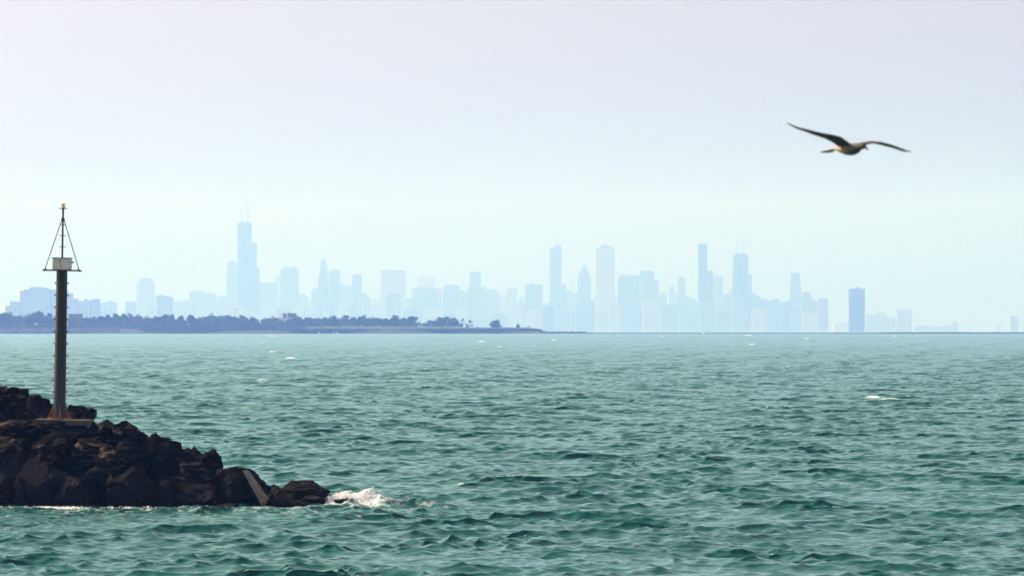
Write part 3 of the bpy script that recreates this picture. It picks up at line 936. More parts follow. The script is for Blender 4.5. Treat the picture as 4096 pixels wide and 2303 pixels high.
# trees of the spit outside the picture to the left, as one wood
lob = [((u - 2048) * SS, 4060 + r2.uniform(-15, 25), r2.uniform(6, 10), r2.uniform(4, 6), 5, r2.uniform(3, 5)) for u in range(-880, -50, 22)]
me = leaf_mesh("woodland", lob, 22000, 0.5, 78, M_LEAF[0])
o = bpy.data.objects.new("woodland", me); col.objects.link(o)
tag(o, "dense wood continuing along the spit beyond the left edge", "wood", kind="stuff")

# ------------------------------------------------------------------ lamp posts behind the trees
M_LAMP = noise_mat("lamp_post_steel", (0.20, 0.20, 0.21), (0.32, 0.32, 0.33), 2, 0.5)


def lamp_post(u, vtop, label):
    D = 4260.0
    s = D / F
    zt = CAM_H + (V0 - vtop) * s
    root = empty("lamp_post", ((u - 2048) * s, D, 2.5))
    tag(root, label, "lamp post", "tall lamp posts behind the trees")
    h = zt - 2.5
    m = MB(); m.tube((0, 0, -1), (0, 0, h), 0.17, 0.09, 10); m.build("mast", M_LAMP, root, smooth=True)
    m = MB(); m.box(-0.9, 0.9, -0.06, 0.06, h - 0.35, h - 0.22); m.build("crossarm", M_LAMP, root)
    for sx in (-0.72, 0.72):
        m = MB(); m.frustum((sx - .3, sx + .3, -.22, .22, h - .62), (sx - .16, sx + .16, -.13, .13, h - .36)); m.build("lamp_head", M_LAMP, root)
    return root


LP = [(61, 1240), (86, 1240), (420, 1237), (449, 1240), (598, 1238), (615, 1237), (741, 1236), (775, 1227), (919, 1238), (938, 1236), (948, 1237),
      (1121, 1241), (1218, 1236), (1282, 1239), (1323, 1240), (1394, 1238), (1408, 1239)]
for (u, v), lb in zip(LP, auto_labels([a for a, b in LP], "thin tall lamp post")):
    lamp_post(u, v, lb)

# ------------------------------------------------------------------ buildings of the spit
M_BRICK = noise_mat("brick_wall", (0.17, 0.12, 0.11), (0.24, 0.17, 0.16), 0.8, 0.85)
M_WHITE = noise_mat("white_render_wall", (0.55, 0.54, 0.52), (0.7, 0.69, 0.67), 0.6, 0.8)
M_DKROOF = noise_mat("dark_roof", (0.06, 0.06, 0.065), (0.11, 0.11, 0.12), 0.5, 0.8)
M_PANE = noise_mat("window_glass", (0.02, 0.03, 0.04), (0.05, 0.06, 0.07), 0.5, 0.15)
D = 4300.0; s = D / F
zz = lambda v: CAM_H + (V0 - v) * s
bx = empty("brick_building", ((1150 - 2048) * s, D, 2.5))
tag(bx, "brick building of two cubes with white lower roofs rising over the trees", "building")
X = lambda u: (u - 1150) * s
Zr = lambda v: zz(v) - 2.5
m = MB(); m.box(X(1130), X(1146), 0, 6, -1, Zr(1252)); m.box(X(1151), X(1184), 0, 8, -1, Zr(1252)); m.box(X(1184), X(1194), 2, 8, -1, Zr(1262.5)); m.build("brick_walls", M_BRICK, bx)
m = MB(); m.box(X(1109), X(1162), -4, -0.05, -1, Zr(1270)); m.box(X(1146), X(1151), -.04, 5, -1, Zr(1254)); m.build("white_walls", M_WHITE, bx)
for (a, b, yb) in ((1131.5, 1137.5, 0), (1139.5, 1145, 0), (1154, 1160, 0), (1163, 1169, 0), (1172, 1178, 0)):
    for vv in (1256, 1262):
        m = MB(); m.box(X(a), X(b), -0.06, 0.02, Zr(vv + 2.5), Zr(vv)); m.build("window", M_PANE, bx)
m = MB(); m.box(X(1152), X(1156), 2, 4, Zr(1252), Zr(1246)); m.tube((X(1160), 3, Zr(1252)), (X(1160), 3, Zr(1247)), .12); m.tube((X(1168), 3, Zr(1252)), (X(1168), 3, Zr(1248)), .12)
m.build("rooftop_vents", M_LAMP, bx)
hb = empty("low_hall", ((324 - 2048) * s, D - 60, 2.5))
tag(hb, "long flat roofed low building peeping over the trees right of the beacon pole", "building")
m = MB(); m.box(-25 * s, 25 * s, 0, 14, -1, Zr(1258.5)); m.build("wall", M_BRICK, hb)
m = MB(); m.box(-27 * s, 27 * s, -.6, 14.6, Zr(1258.5) + .002, Zr(1256.2)); m.build("roof", M_DKROOF, hb)

# ------------------------------------------------------------------ small white boats
M_GEL = noise_mat("white_boat_hull", (0.72, 0.72, 0.70), (0.8, 0.8, 0.8), 2, 0.3)
M_SAIL = noise_mat("white_sailcloth", (0.75, 0.75, 0.73), (0.82, 0.82, 0.8), 2, 0.7)
M_NAVY = noise_mat("dark_clothes", (0.03, 0.035, 0.05), (0.06, 0.06, 0.08), 5, 0.8)
M_RUST = noise_mat("dark_engine", (0.03, 0.03, 0.03), (0.07, 0.07, 0.07), 5, 0.5)


def hull(name, L, W, H, parent):
    m = MB()
    st = [(-.5, .85, 0), (-.2, 1, 0), (.15, .95, .03), (.38, .55, .12), (.5, .04, .25)]
    vs, fs = [], []
    for (x, w, r_) in st:
        vs += [(x * L, 0, -.3 * H + r_ * H), (x * L, w * W * .38, -.12 * H), (x * L, w * W * .5, (.7 + r_) * H), (x * L, w * W * .42, (.7 + r_) * H), (x * L, w * W * .3, .15 * H),
               (x * L, -w * W * .3, .15 * H), (x * L, -w * W * .42, (.7 + r_) * H), (x * L, -w * W * .5, (.7 + r_) * H), (x * L, -w * W * .38, -.12 * H)]
    n = 9
    for i in range(len(st) - 1):
        for k in range(n):
            fs.append((i * n + k, i * n + (k + 1) % n, (i + 1) * n + (k + 1) % n, (i + 1) * n + k))
    fs.append(tuple(range(n))); fs.append(tuple((len(st) - 1) * n + n - 1 - k for k in range(n)))
    m.add(vs, fs)
    return m.build(name, M_GEL, parent, smooth=False)


def dinghy(u, v, D, label, h, rz):
    z = drop(D) + 0.05
    root = empty("sailing_dinghy", ((u - 2048) * D / F, D, z), rz)
    tag(root, label, "dinghy", "white dinghies off the spit")
    hull("hull", 2.6, 1.1, .5, root)
    m = MB(); m.tube((.3, 0, .1), (.3, 0, h), .04, .025, 8); m.build("mast", M_LAMP, root)
    m = MB()
    vs = [(.25, .02, .5), (.25, .02, h * .97), (-1.1, .12, .55), (-.5, .22, h * .5), (.25, -.0, .5), (.25, -.0, h * .97), (-1.1, .10, .55), (-.5, .20, h * .5)]
    m.add(vs, [(0, 3, 1), (0, 2, 3), (5, 7, 4), (7, 6, 4), (0, 1, 5, 4), (1, 3, 7, 5), (3, 2, 6, 7), (2, 0, 4, 6)])
    m.build("sail", M_SAIL, root)


dinghy(1278, 1329, 3975, "white dinghy close to shore under the slender stepped tower", 1.9, .4)
dinghy(1334, 1330, 3978, "smallest white dinghy, between the two other dinghies near the shore", 1.2, -.3)
dinghy(1349, 1329, 3970, "white dinghy with the tallest upright sail, in front of the grassy bank", 2.5, .8)

D = 3900.0
mbt = empty("motorboat", ((2822 - 2048) * D / F, D, drop(D) + .1), R(205))
tag(mbt, "small white motorboat throwing spray in front of the slim dark blue tower", "motorboat")
hull("hull", 4.6, 1.8, .9, mbt)
m = MB(); m.frustum((-.6, .6, -.6, .6, .35), (-.4, .35, -.5, .5, 1.35)); m.build("cabin", M_GEL, mbt, bevel=.04)
m = MB(); m.frustum((-.35, .62, -.52, .52, .85), (-.3, .45, -.48, .48, 1.2)); m.build("windscreen", M_PANE, mbt)
m = MB(); m.box(-2.65, -2.3, -.18, .18, -.3, .95); m.build("outboard_motor", M_RUST, mbt, bevel=.03)


def skin_person(name, joints, edges, radii, mat, parent=None, loc=(0, 0, 0), rz=0):
    me = bpy.data.meshes.new(name)
    me.from_pydata(joints, edges, [])
    me.update()
    o = bpy.data.objects.new(name, me); col.objects.link(o)
    me.materials.append(mat)
    o.location = loc; o.rotation_euler = (0, 0, rz)
    if parent: o.parent = parent
    sk = o.modifiers.new("skin", 'SKIN')
    for i, r_ in enumerate(radii): me.skin_vertices[0].data[i].radius = r_
    me.skin_vertices[0].data[0].use_root = True
    sb = o.modifiers.new("sub", 'SUBSURF'); sb.levels = 1; sb.render_levels = 1
    return o


# standing figure at the stern of the motorboat
J = [(0, 0, .95), (0, 0, 1.2), (0, 0, 1.42), (0, 0, 1.52), (0.02, 0, 1.68), (0, .2, 1.4), (.12, .27, 1.12), (.3, .2, .98), (0, -.2, 1.4), (.1, -.27, 1.12), (.28, -.2, .98),
     (0, .1, .9), (.02, .12, .48), (0, .13, .06), (.14, .14, .02), (0, -.1, .9), (.02, -.12, .48), (0, -.13, .06), (.14, -.14, .02)]
E = [(0, 1), (1, 2), (2, 3), (3, 4), (2, 5), (5, 6), (6, 7), (2, 8), (8, 9), (9, 10), (0, 11), (11, 12), (12, 13), (13, 14), (0, 15), (15, 16), (16, 17), (17, 18)]
RR = [(.16, .12), (.15, .11), (.16, .11), (.055, .055), (.10, .10), (.06, .06), (.045, .045), (.035, .035), (.06, .06), (.045, .045), (.035, .035),
      (.09, .09), (.065, .065), (.05, .05), (.04, .04), (.09, .09), (.065, .065), (.05, .05), (.04, .04)]
pr = skin_person("person", J, E, RR, M_NAVY, None, (mbt.location.x + 1.0, D + .4, mbt.location.z + .14), R(205))
tag(pr, "tiny dark figure standing at the stern of the white motorboat", "person")

# ------------------------------------------------------------------ white spray
M_FOAM, t, b = new_mat("white_foam")
b.inputs["Base Color"].default_value = (0.80, 0.88, 0.93, 1)
b.inputs["Roughness"].default_value = 0.85
b.inputs["Subsurface Weight"].default_value = 0.5
b.inputs["Subsurface Radius"].default_value = (.1, .1, .1)
b.inputs["Subsurface Scale"].default_value = 0.3


def spray(name, blobs, n, size, seed, label, cat):
    """blobs: (x,y,z,rx,ry,rz,weight) ; drops thin out with height"""
    r = np.random.default_rng(seed)
    bm = bmesh.new(); bmesh.ops.create_icosphere(bm, subdivisions=1, radius=1.0)
    bv = np.array([v.co[:] for v in bm.verts]); bf = np.array([[v.index for v in f.verts] for f in bm.faces]); bm.free()
    w = np.array([q[6] for q in blobs]); pick = r.choice(len(blobs), n, p=w / w.sum())
    B = np.array(blobs)[pick]
    g = r.normal(size=(n, 3)) * 0.5
    g[:, 2] = np.minimum(np.abs(g[:, 2]) * 1.3, 1.5 + 0.2 * g[:, 0]) - 0.15
    c = B[:, :3] + g * B[:, 3:6]
    far = np.clip(np.linalg.norm(g, axis=1), 0, 2)
    s = size * r.uniform(0.3, 1.0, n) ** 2 * (1.5 - 0.55 * far)
    st = r.uniform(.7, 1.5, (n, 1, 3))
    V = (bv[None] * s[:, None, None] * st * r.uniform(.7, 1.3, (n, len(bv), 1)) + c[:, None]).reshape(-1, 3)
    Fq = (bf[None] + (np.arange(n) * len(bv))[:, None, None]).reshape(-1, 3)
    o = mesh_np(name, V, Fq, M_FOAM, smooth=True)
    tag(o, label, cat, kind="stuff")


wl = lambda u, D: (u - 2048) * D / F
DD = 128.2
spray("surf_splash", [(wl(1345, DD), DD, .05, .25, .5, .17, 2.0), (wl(1375, DD), DD + .3, .06, .25, .5, .22, 2.6), (wl(1410, DD), DD + .4, .05, .25, .5, .18, 1.8),
                      (wl(1445, DD), DD + .2, .05, .22, .4, .22, 2.4), (wl(1470, DD), DD + .2, .08, .15, .3, .26, 2.6), (wl(1495, DD), DD + .1, .05, .22, .4, .18, 2.0),
                      (wl(1525, DD), DD, .02, .3, .5, .13, 1.0), (wl(1560, DD), DD - .1, .0, .25, .4, .10, .6), (wl(1320, DD), DD + .1, .0, .14, .4, .12, .8),
                      (wl(1430, DD), DD - .4, .0, .6, .5, .08, 1.0)],
      26000, 0.026, 41, "white burst of surf breaking over the outermost rocks", "splash")
spray("surf_splash", [(wl(u, 126.6), 126.4 + .1 * math.sin(u), .0, .4, .5, .045, 1) for u in range(20, 330, 30)] +
      [(wl(u, 126.8), 126.9, .0, .3, .5, .035, .4) for u in (440, 520, 600, 740, 800, 840)],
      1700, 0.024, 42, "thin line of white surf along the foot of the rock pile", "splash")
D = 4015.0
spray("distant_spray", [(wl(u, D), D, -1.0, .9, 1.2, h, 1) for u, h in ((2270, 2.3), (2276, 3.0), (2284, 2.2))], 900, .22, 43, "left puff of white spray thrown up behind the tip of the spit", "splash")
spray("distant_spray", [(wl(u, D), D, -1.0, .9, 1.2, h, 1) for u, h in ((2297, 2.2), (2307, 2.8))], 500, .2, 44, "right fainter puff of white spray behind the tip of the spit", "splash")
spray("distant_spray", [(wl(2815, 3899), 3899, -1.0, 1.3, .7, 1.5, 1), (wl(2819, 3899), 3899, -1.0, .6, .6, 2.0, 1)], 500, .14, 45, "white spray beside the small motorboat", "splash")

# ------------------------------------------------------------------ boulders of the near jetty
def rock_mat(name, c0, c1, c2, wet=True):
    m, t, b = new_mat(name)
    L = t.links
    tc = t.nodes.new("ShaderNodeTexCoord")
    oi = t.nodes.new("ShaderNodeObjectInfo")
    vadd = t.nodes.new("ShaderNodeVectorMath"); vadd.operation = 'ADD'
    mul = t.nodes.new("ShaderNodeMath"); mul.operation = 'MULTIPLY'; mul.inputs[1].default_value = 37
    L.new(oi.outputs["Random"], mul.inputs[0])
    L.new(tc.outputs["Object"], vadd.inputs[0]); L.new(mul.outputs[0], vadd.inputs[1])
    mp = t.nodes.new("ShaderNodeMapping"); mp.inputs["Scale"].default_value = (1, 1, 2.6)
    L.new(vadd.outputs[0], mp.inputs[0])
    n = t.nodes.new("ShaderNodeTexNoise"); n.inputs["Scale"].default_value = 3.0; n.inputs["Detail"].default_value = 10; n.inputs["Roughness"].default_value = .65
    L.new(mp.outputs[0], n.inputs["Vector"])
    r = t.nodes.new("ShaderNodeValToRGB")
    r.color_ramp.elements[0].position = .3; r.color_ramp.elements[0].color = (*c0, 1)
    r.color_ramp.elements[1].position = .80; r.color_ramp.elements[1].color = (*c2, 1)
    e = r.color_ramp.elements.new(.52); e.color = (*c1, 1)
    L.new(n.outputs[0], r.inputs[0])
    # wet zone near the lake: really darker, glossier stone
    geo = t.nodes.new("ShaderNodeNewGeometry")
    sp = t.nodes.new("ShaderNodeSeparateXYZ"); L.new(geo.outputs["Position"], sp.inputs[0])
    nn = t.nodes.new("ShaderNodeTexNoise"); nn.inputs["Scale"].default_value = 1.2; nn.inputs["Detail"].default_value = 4
    L.new(geo.outputs["Position"], nn.inputs["Vector"])
    ad = t.nodes.new("ShaderNodeMath"); ad.operation = 'MULTIPLY_ADD'; ad.inputs[1].default_value = -1.3
    L.new(nn.outputs[0], ad.inputs[0]); L.new(sp.outputs[2], ad.inputs[2])
    mr = t.nodes.new("ShaderNodeMapRange"); mr.inputs["From Min"].default_value = -0.45; mr.inputs["From Max"].default_value = 0.6
    mr.inputs["To Min"].default_value = 1.0; mr.inputs["To Max"].default_value = 0.0
    L.new(ad.outputs[0], mr.inputs["Value"])
    mx = t.nodes.new("ShaderNodeMix"); mx.data_type = 'RGBA'; mx.inputs[7].default_value = (0.010, 0.010, 0.009, 1)
    m5 = t.nodes.new("ShaderNodeMath"); m5.operation = 'MULTIPLY'; m5.inputs[1].default_value = .85 if wet else 0.0
    L.new(mr.outputs[0], m5.inputs[0])
    L.new(m5.outputs[0], mx.inputs[0]); L.new(r.outputs[0], mx.inputs[6]); L.new(mx.outputs[2], b.inputs["Base Color"])
    rg = t.nodes.new("ShaderNodeMapRange"); rg.inputs["To Min"].default_value = .85; rg.inputs["To Max"].default_value = .4
    L.new(m5.outputs[0], rg.inputs["Value"]); L.new(rg.outputs[0], b.inputs["Roughness"])
    b.inputs["Specular IOR Level"].default_value = .03
    n4 = t.nodes.new("ShaderNodeTexNoise"); n4.inputs["Scale"].default_value = 9; n4.inputs["Detail"].default_value = 10; n4.inputs["Roughness"].default_value = .7
    L.new(mp.outputs[0], n4.inputs["Vector"])
    bp = t.nodes.new("ShaderNodeBump"); bp.inputs["Distance"].default_value = .09
    L.new(n4.outputs[0], bp.inputs["Height"]); L.new(bp.outputs[0], b.inputs["Normal"])
    return m


M_ROCK = rock_mat("brown_boulder_stone", (.003, .0022, .0018), (.007, .0052, .004), (.27, .21, .165))  # palest ramp tone paints in sunlit streaks on the stone
M_ROCKD = rock_mat("shaded_wet_stone", (.0015, .0015, .0015), (.004, .0038, .0035), (.04, .033, .028))  # near-black tones put the deep shade of backlit boulders into the colour
M_ROCKP = rock_mat("pale_stone", (.14, .13, .12), (.24, .22, .20), (.36, .34, .32), wet=False)
M_MOSS = noise_mat("mossy_stone", (.02, .03, .008), (.09, .11, .02), 8, .8, bump=.03, bscale=20)
M_CONC = noise_mat("weathered_concrete", (.018, .015, .012), (.08, .066, .05), 3, .9, bump=.02, bscale=15)


def boulder(label, u0, u1, v0, v1, D, seed, mat=None, tilt=0.0, depth=None, cuts=13, sub=4, parent_name="boulder", rough=1.0, group="boulders of the jetty", twist=None, grow=1.14):
    s = D / F
    cx, cz = ((u0 + u1) / 2 - 2048) * s, CAM_H + (V0 - (v0 + v1) / 2) * s
    w, h = (u1 - u0) * s * grow, (v1 - v0) * s * (1 + (grow - 1) * .4)
    dp = depth or (w + h) / 2 * 1.0
    r = random.Random(seed)
    bm = bmesh.new()
    bmesh.ops.create_icosphere(bm, subdivisions=sub, radius=1.0)
    planes = []
    for k in range(cuts):
        n = Vector((r.gauss(0, 1), r.gauss(0, 1), r.gauss(0, 1))).normalized()
        planes.append((n, r.uniform(.55, .95)))
    off = Vector((seed * 3.7, seed * 1.9, 0))
    for v in bm.verts:
        p = v.co.copy()
        p = p / (sum(abs(c_) ** 4 for c_ in p) ** .25) ** .8
        for n, d in planes:
            q = p.dot(n)
            if q > d: p -= n * (q - d) * .97
        k = 1 + rough * (.16 * noise.noise(p * 1.5 + off) + .11 * noise.noise(p * 3.5 + off) - .10 * abs(noise.noise(p * 7 + off)) + .05 * noise.noise(p * 15 + off))
        v.co = p * k
    # fit exactly to its real size after tilting
    rot = Matrix.Rotation(tilt, 3, 'Y') @ Matrix.Rotation(r.uniform(-.5, .5) if twist is None else twist, 3, 'Z')
    base = Vector((w / 2, dp / 2, h / 2))
    a, c = abs(math.cos(tilt)), abs(math.sin(tilt))
    for v in bm.verts:
        v.co = rot @ v.co
    mn = [min(v.co[i] for v in bm.verts) for i in range(3)]
    mxx = [max(v.co[i] for v in bm.verts) for i in range(3)]
    for v in bm.verts:
        for i in range(3):
            v.co[i] = ((v.co[i] - mn[i]) / (mxx[i] - mn[i]) - .5) * 2 * base[i]
    me = bpy.data.meshes.new(parent_name)
    bm.to_mesh(me); bm.free()
    for pz in me.polygons: pz.use_smooth = True
    if hasattr(me, "set_sharp_from_angle"): me.set_sharp_from_angle(angle=R(32))
    me.materials.append(mat or M_ROCK)
    o = bpy.data.objects.new(parent_name, me)
    col.objects.link(o)
    o.location = (cx, D, cz)
    tag(o, label, "rock", group)
    return o


BL = [
    ("large brown boulder at the left edge, topmost of the pile", -70, 124, 1546, 1690, 131.6, 1, M_ROCK, .05),
    ("dark boulder between the topmost left boulder and the beacon pole", 106, 208, 1578, 1700, 131.0, 2, M_ROCKD, .5),
    ("rounded boulder with pale streaks close to the right of the beacon pole", 268, 381, 1619, 1725, 130.9, 3, M_ROCK, .25),
    ("long brown slab leaning under the left end of the concrete slab", 128, 262, 1676, 1742, 129.4, 4, M_ROCK, .25),
    ("squared boulder at the left edge below the topmost one", -30, 152, 1680, 1775, 129.6, 5, M_ROCK, .0),
    ("reddish flat boulder at the left edge, third from the top", -50, 108, 1757, 1850, 128.9, 6, M_ROCK, -.1),
    ("pointed brown boulder in the middle left with a lit peak", 118, 258, 1726, 1870, 128.8, 7, M_ROCK, .3),
    ("broad boulder below the concrete slab and right of its end", 345, 490, 1688, 1790, 130.0, 8, M_ROCK, .1),
    ("boulder with a sunlit face at the right end of the upper ledge", 455, 552, 1683, 1785, 129.8, 9, M_ROCK, .5),
    ("small dark boulder on the ridge right of the sunlit face", 535, 590, 1724, 1800, 129.7, 10, M_ROCKD, .2),
    ("dark boulder on the ridge, third above the big drop", 570, 662, 1732, 1850, 129.4, 11, M_ROCKD, .35),
    ("big black boulder at the top of the big drop of the ridge", 625, 748, 1763, 1930, 129.0, 12, M_ROCKD, .4),
    ("dark boulder leaning down right of the big black one, its left top lit", 748, 888, 1798, 1925, 129.0, 13, M_ROCKD, .75),
    ("grey faced slab in front of the leaning dark boulder", 718, 850, 1832, 1935, 128.3, 14, M_ROCK, .6),
    ("tall triangular black boulder carrying a pale slanting face", 845, 1070, 1868, 2040, 127.9, 15, M_ROCKD, .0),
    ("black boulder half hidden behind the pale slanting slab", 975, 1068, 1894, 2030, 129.0, 16, M_ROCKD, .5),
    ("long low black boulder, last large one towards the open water", 1082, 1311, 1921, 2030, 128.4, 17, M_ROCKD, .3),
    ("low grey rock at the foot of the pale slanting slab", 1060, 1188, 1992, 2048, 127.3, 18, M_ROCK, -.1),
    ("small grey rock between the low grey rock and the last large boulder", 1170, 1232, 1999, 2036, 127.2, 19, M_ROCK, .0),
    ("pale grey stone set against the front of the last large boulder", 1214, 1296, 1980, 2014, 127.6, 20, M_ROCK, .2),
    ("small brown rock alone in the white surf, farthest out", 1338, 1422, 1991, 2024, 127.5, 21, M_ROCK, .2),
    ("striated boulder lit from the left in the middle of the pile", 298, 470, 1752, 1865, 128.8, 22, M_ROCK, .3),
    ("striated slab below the lit middle boulder, tilted down to the left", 380, 500, 1785, 1885, 128.2, 23, M_ROCK, -.5),
    ("thin leaf shaped rock standing on edge at the lower left", 56, 108, 1898, 2012, 127.3, 24, M_ROCK, .35),
    ("black boulder at the left edge just above the surf", -60, 72, 1855, 2040, 127.6, 125, M_ROCKD, .6),
    ("large black boulder with a lit slanting ridge at the lower left", 85, 275, 1838, 2046, 127.9, 126, M_ROCKD, .5),
    ("black boulder low in the pile under the lit middle boulder", 220, 372, 1905, 2052, 127.5, 127, M_ROCKD, -.9),
    ("black boulder low in the pile with one bright lit patch", 322, 490, 1852, 2000, 128.2, 128, M_ROCKD, -.8),
    ("broad black boulder filling the pile below the striated slab", 440, 640, 1862, 2052, 127.8, 129, M_ROCKD, .9),
    ("black boulder under the big drop of the ridge, at the waterline", 600, 748, 1918, 2045, 127.7, 130, M_ROCKD, .8),
    ("black boulder left of the tall triangular one, at the waterline", 700, 880, 1930, 2046, 127.6, 131, M_ROCKD, 1.2),
    ("black boulder high in the pile below the concrete slab", 222, 372, 1702, 1800, 129.3, 32, M_ROCKD, .1),
    ("black boulder below the sunlit face of the upper ledge", 440, 590, 1765, 1880, 128.9, 33, M_ROCKD, .2),
    ("black boulder at the back of the ridge behind the drop", 480, 640, 1760, 1900, 130.2, 34, M_ROCKD, .2),
    ("black boulder between the leaf shaped rock and the lit ridge", 20, 130, 1800, 1960, 128.6, 41, M_ROCKD, .4),
    ("low dark rock awash at the middle of the waterline", 340, 410, 2018, 2050, 126.6, 35, M_ROCKD, .0),
    ("small pale lit stone on the black flank under the middle boulder", 428, 466, 1893, 1950, 127.2, 36, M_ROCK, .6),
    ("low dark rock awash left of the mossy rock", 868, 960, 2012, 2044, 127.0, 37, M_ROCKD, .05),
    ("reddish wedge stone lying along the left edge under the squared boulder", -40, 92, 1740, 1790, 129.2, 38, M_ROCK, -.1),
    ("brown ledge boulder left of the concrete slab, behind the long brown slab", 60, 190, 1650, 1730, 130.4, 39, M_ROCK, .1),
    ("thin grey stone catching light left of the tall triangular boulder", 690, 738, 1905, 1932, 127.3, 40, M_ROCK, .1),
]
for i, q in enumerate(BL):
    lb, u0, u1, v0, v1, D, seed, mt, tl = q
    boulder(lb, u0, u1, v0, v1, D, seed, mt, tl, sub=5 if (u1 - u0) > 60 else 4)
boulder("flat mossy green rock awash below the pale slanting slab", 948, 1126, 2024, 2052, 126.8, 50, M_MOSS, 0, rough=.7)
# beyond the left edge and behind: the jetty goes on
k = 60
for (u0, u1, v0, v1, D) in ((-260, -60, 1560, 1760, 131), (-300, -90, 1700, 1900, 129.5), (-280, -50, 1850, 2050, 128), (-470, -250, 1560, 1800, 131), (-480, -280, 1780, 2050, 128.5), (-690, -450, 1570, 1820, 131), (-700, -470, 1790, 2050, 128.6), (-900, -660, 1590, 1830, 131), (-920, -680, 1800, 2050, 128.8), (-1130, -880, 1600, 1840, 131), (-1150, -890, 1800, 2050, 128.8), (-1000, -560, 1640, 1990, 134), (-560, -100, 1620, 1980, 134)):
    boulder("boulder of the jetty outside the left edge of the picture", u0, u1, v0, v1, D, k, M_ROCK, .2)
    k += 1
# packed rubble inside the pile, behind the outer boulders
items = []
rk = random.Random(8)
tops = [(-480, 1600), (0, 1620), (120, 1640), (380, 1700), (550, 1740), (740, 1800), (860, 1880), (1060, 1950), (1300, 1990)]
for i in range(760):
    u = rk.uniform(-460, 1280)
    vt = np.interp(u, [a for a, b in tops], [b for a, b in tops]) + 28
    v = rk.uniform(vt, 2060)
    zq = CAM_H + (V0 - v) * 129 / F
    items.append(((u - 2048) * 129 / F, 129.4 + max(0, zq) * .9 + rk.uniform(-.2, 1.6), zq, rk.uniform(.22, .42)))
rock_scatter("jetty_rubble", items, M_ROCKD, "dark packed rubble in the gaps between the jetty boulders", 9)

# pale slanting slab on the triangular boulder
D = 127.0; s = D / F
p = [P(969, 1880, D), P(985, 1896, D), P(1066, 2012, D), P(1046, 2022, D)]
off = Vector((0.10, 0.55, 0.02))
m = MB()
m.add(p + [q + off for q in p], [(0, 3, 2, 1), (4, 5, 6, 7), (0, 1, 5, 4), (1, 2, 6, 5), (2, 3, 7, 6), (3, 0, 4, 7)])
o = m.build("stone_slab", M_ROCKP, bevel=.02)
cen = sum(p, Vector()) / 4
o.data.transform(Matrix.Translation(-cen)); o.location = cen
tag(o, "narrow pale slab slanting down the right side of the triangular black boulder", "slab")

# concrete slab carrying the beacon
DP = 130.0
sp = DP / F
zb = CAM_H + (V0 - 1676) * sp
xb = (237.5 - 2048) * sp
m = MB()
m.box((150 - 2048) * sp, (366 - 2048) * sp, DP - .75, DP + .75, zb - .14, zb)
o = m.build("concrete_slab", M_CONC, bevel=.02)
cen = Vector(((258 - 2048) * sp, DP, zb - .07))
o.data.transform(Matrix.Translation(-cen)); o.location = cen
o.rotation_euler = (0, R(1.2), 0)
tag(o, "thin weathered concrete slab on top of the boulders under the beacon", "slab")

# ------------------------------------------------------------------ beacon
M_POLE = noise_mat("grey_painted_steel_pole", (.004, .005, .005), (.016, .0155, .014), 2.2, .5, stretch=(1, 1, .12), bump=.004, bscale=12)
M_BLK = noise_mat("black_painted_steel", (.02, .02, .024), (.05, .05, .055), 6, .5)
M_BLUE = noise_mat("blue_grey_strut", (.05, .06, .14), (.10, .11, .20), 6, .5)
M_BOX = noise_mat("white_painted_box", (.55, .55, .58), (.68, .68, .70), 3, .45)
M_LENS, t, b = new_mat("clear_lantern_lens")
b.inputs["Base Color"].default_value = (.75, .70, .55, 1); b.inputs["Roughness"].default_value = .25
b.inputs["Transmission Weight"].default_value = .5
M_RUSTY = noise_mat("rusted_steel", (.12, .045, .018), (.26, .12, .05), 5, .9)

px2m = sp
root = empty("harbour_beacon", (xb, DP, zb + .02))
root.rotation_euler = (0, R(1.0), 0)
tag(root, "tall grey pole beacon with a white box and light, standing on the rocks", "beacon")
H = lambda v: (1676 - v) * sp - .02
m = MB(); m.lathe([(.158, 0), (.158, H(1560)), (.152, H(1400)), (.143, H(1082))], 32); m.build("pole", M_POLE, root, smooth=True)
m = MB(); m.lathe([(.30, 0.0), (.30, .03)], 24); m.build("base_flange", M_RUSTY, root)
for k in range(4):
    an = R(45 + 90 * k) if False else R(90 * k + 8)
    m = MB()
    c, s_ = math.cos(an), math.sin(an)
    pts = [(.15, .031), (.31, .031), (.16, .36)]
    vs = []
    for sg in (-.008, .008):
        for (rr, z) in pts: vs.append((rr * c - sg * s_, rr * s_ + sg * c, z))
    m.add(vs, [(0, 1, 2), (5, 4, 3), (0, 3, 4, 1), (1, 4, 5, 2), (2, 5, 3, 0)])
    m.build("gusset_plate", M_RUSTY, root)
for side in (-1, 1):
    for k in range(12):
        v = 1132 + 48.3 * k * (1 if side < 0 else 1)
        if v > 1668: continue
        rr = np.interp(v, [1082, 1400, 1560, 1676], [.143, .152, .158, .158])
        m = MB()
        m.tube((side * (rr - .01), 0, H(v)), (side * (rr + .036), 0, H(v)), .014, .014, 8)
        m.tube((side * (rr + .020), 0, H(v)), (side * (rr + .036), 0, H(v)), .028, .028, 8)
        m.build("step_peg", M_BLK, root)
m = MB(); m.box(-.49, .50, -.10, .10, H(1084), H(1078.5)); m.box(-.47, .48, -.48, -.40, H(1083.5), H(1079)) ; m.box(-.47, .48, .40, .48, H(1083.5), H(1079))
m.box(-.24, -.17, -.399, .399, H(1083.4), H(1079.2)); m.box(.17, .24, -.399, .399, H(1083.4), H(1079.2))
m.build("platform", M_BLK, root)
m = MB(); m.box(-.235, .24, -.19, .19, H(1078.4), H(1033)); m.build("battery_box", M_BOX, root, bevel=.01)
m = MB(); m.box(-.262, .262, -.22, .22, H(1033) + .001, H(1030.5)); m.build("box_lid", M_BLK, root)
m = MB(); m.tube((.241, 0, H(1048)), (.30, 0, H(1048)), .02, .024, 10); m.build("cable_gland", M_BLK, root)
m = MB()
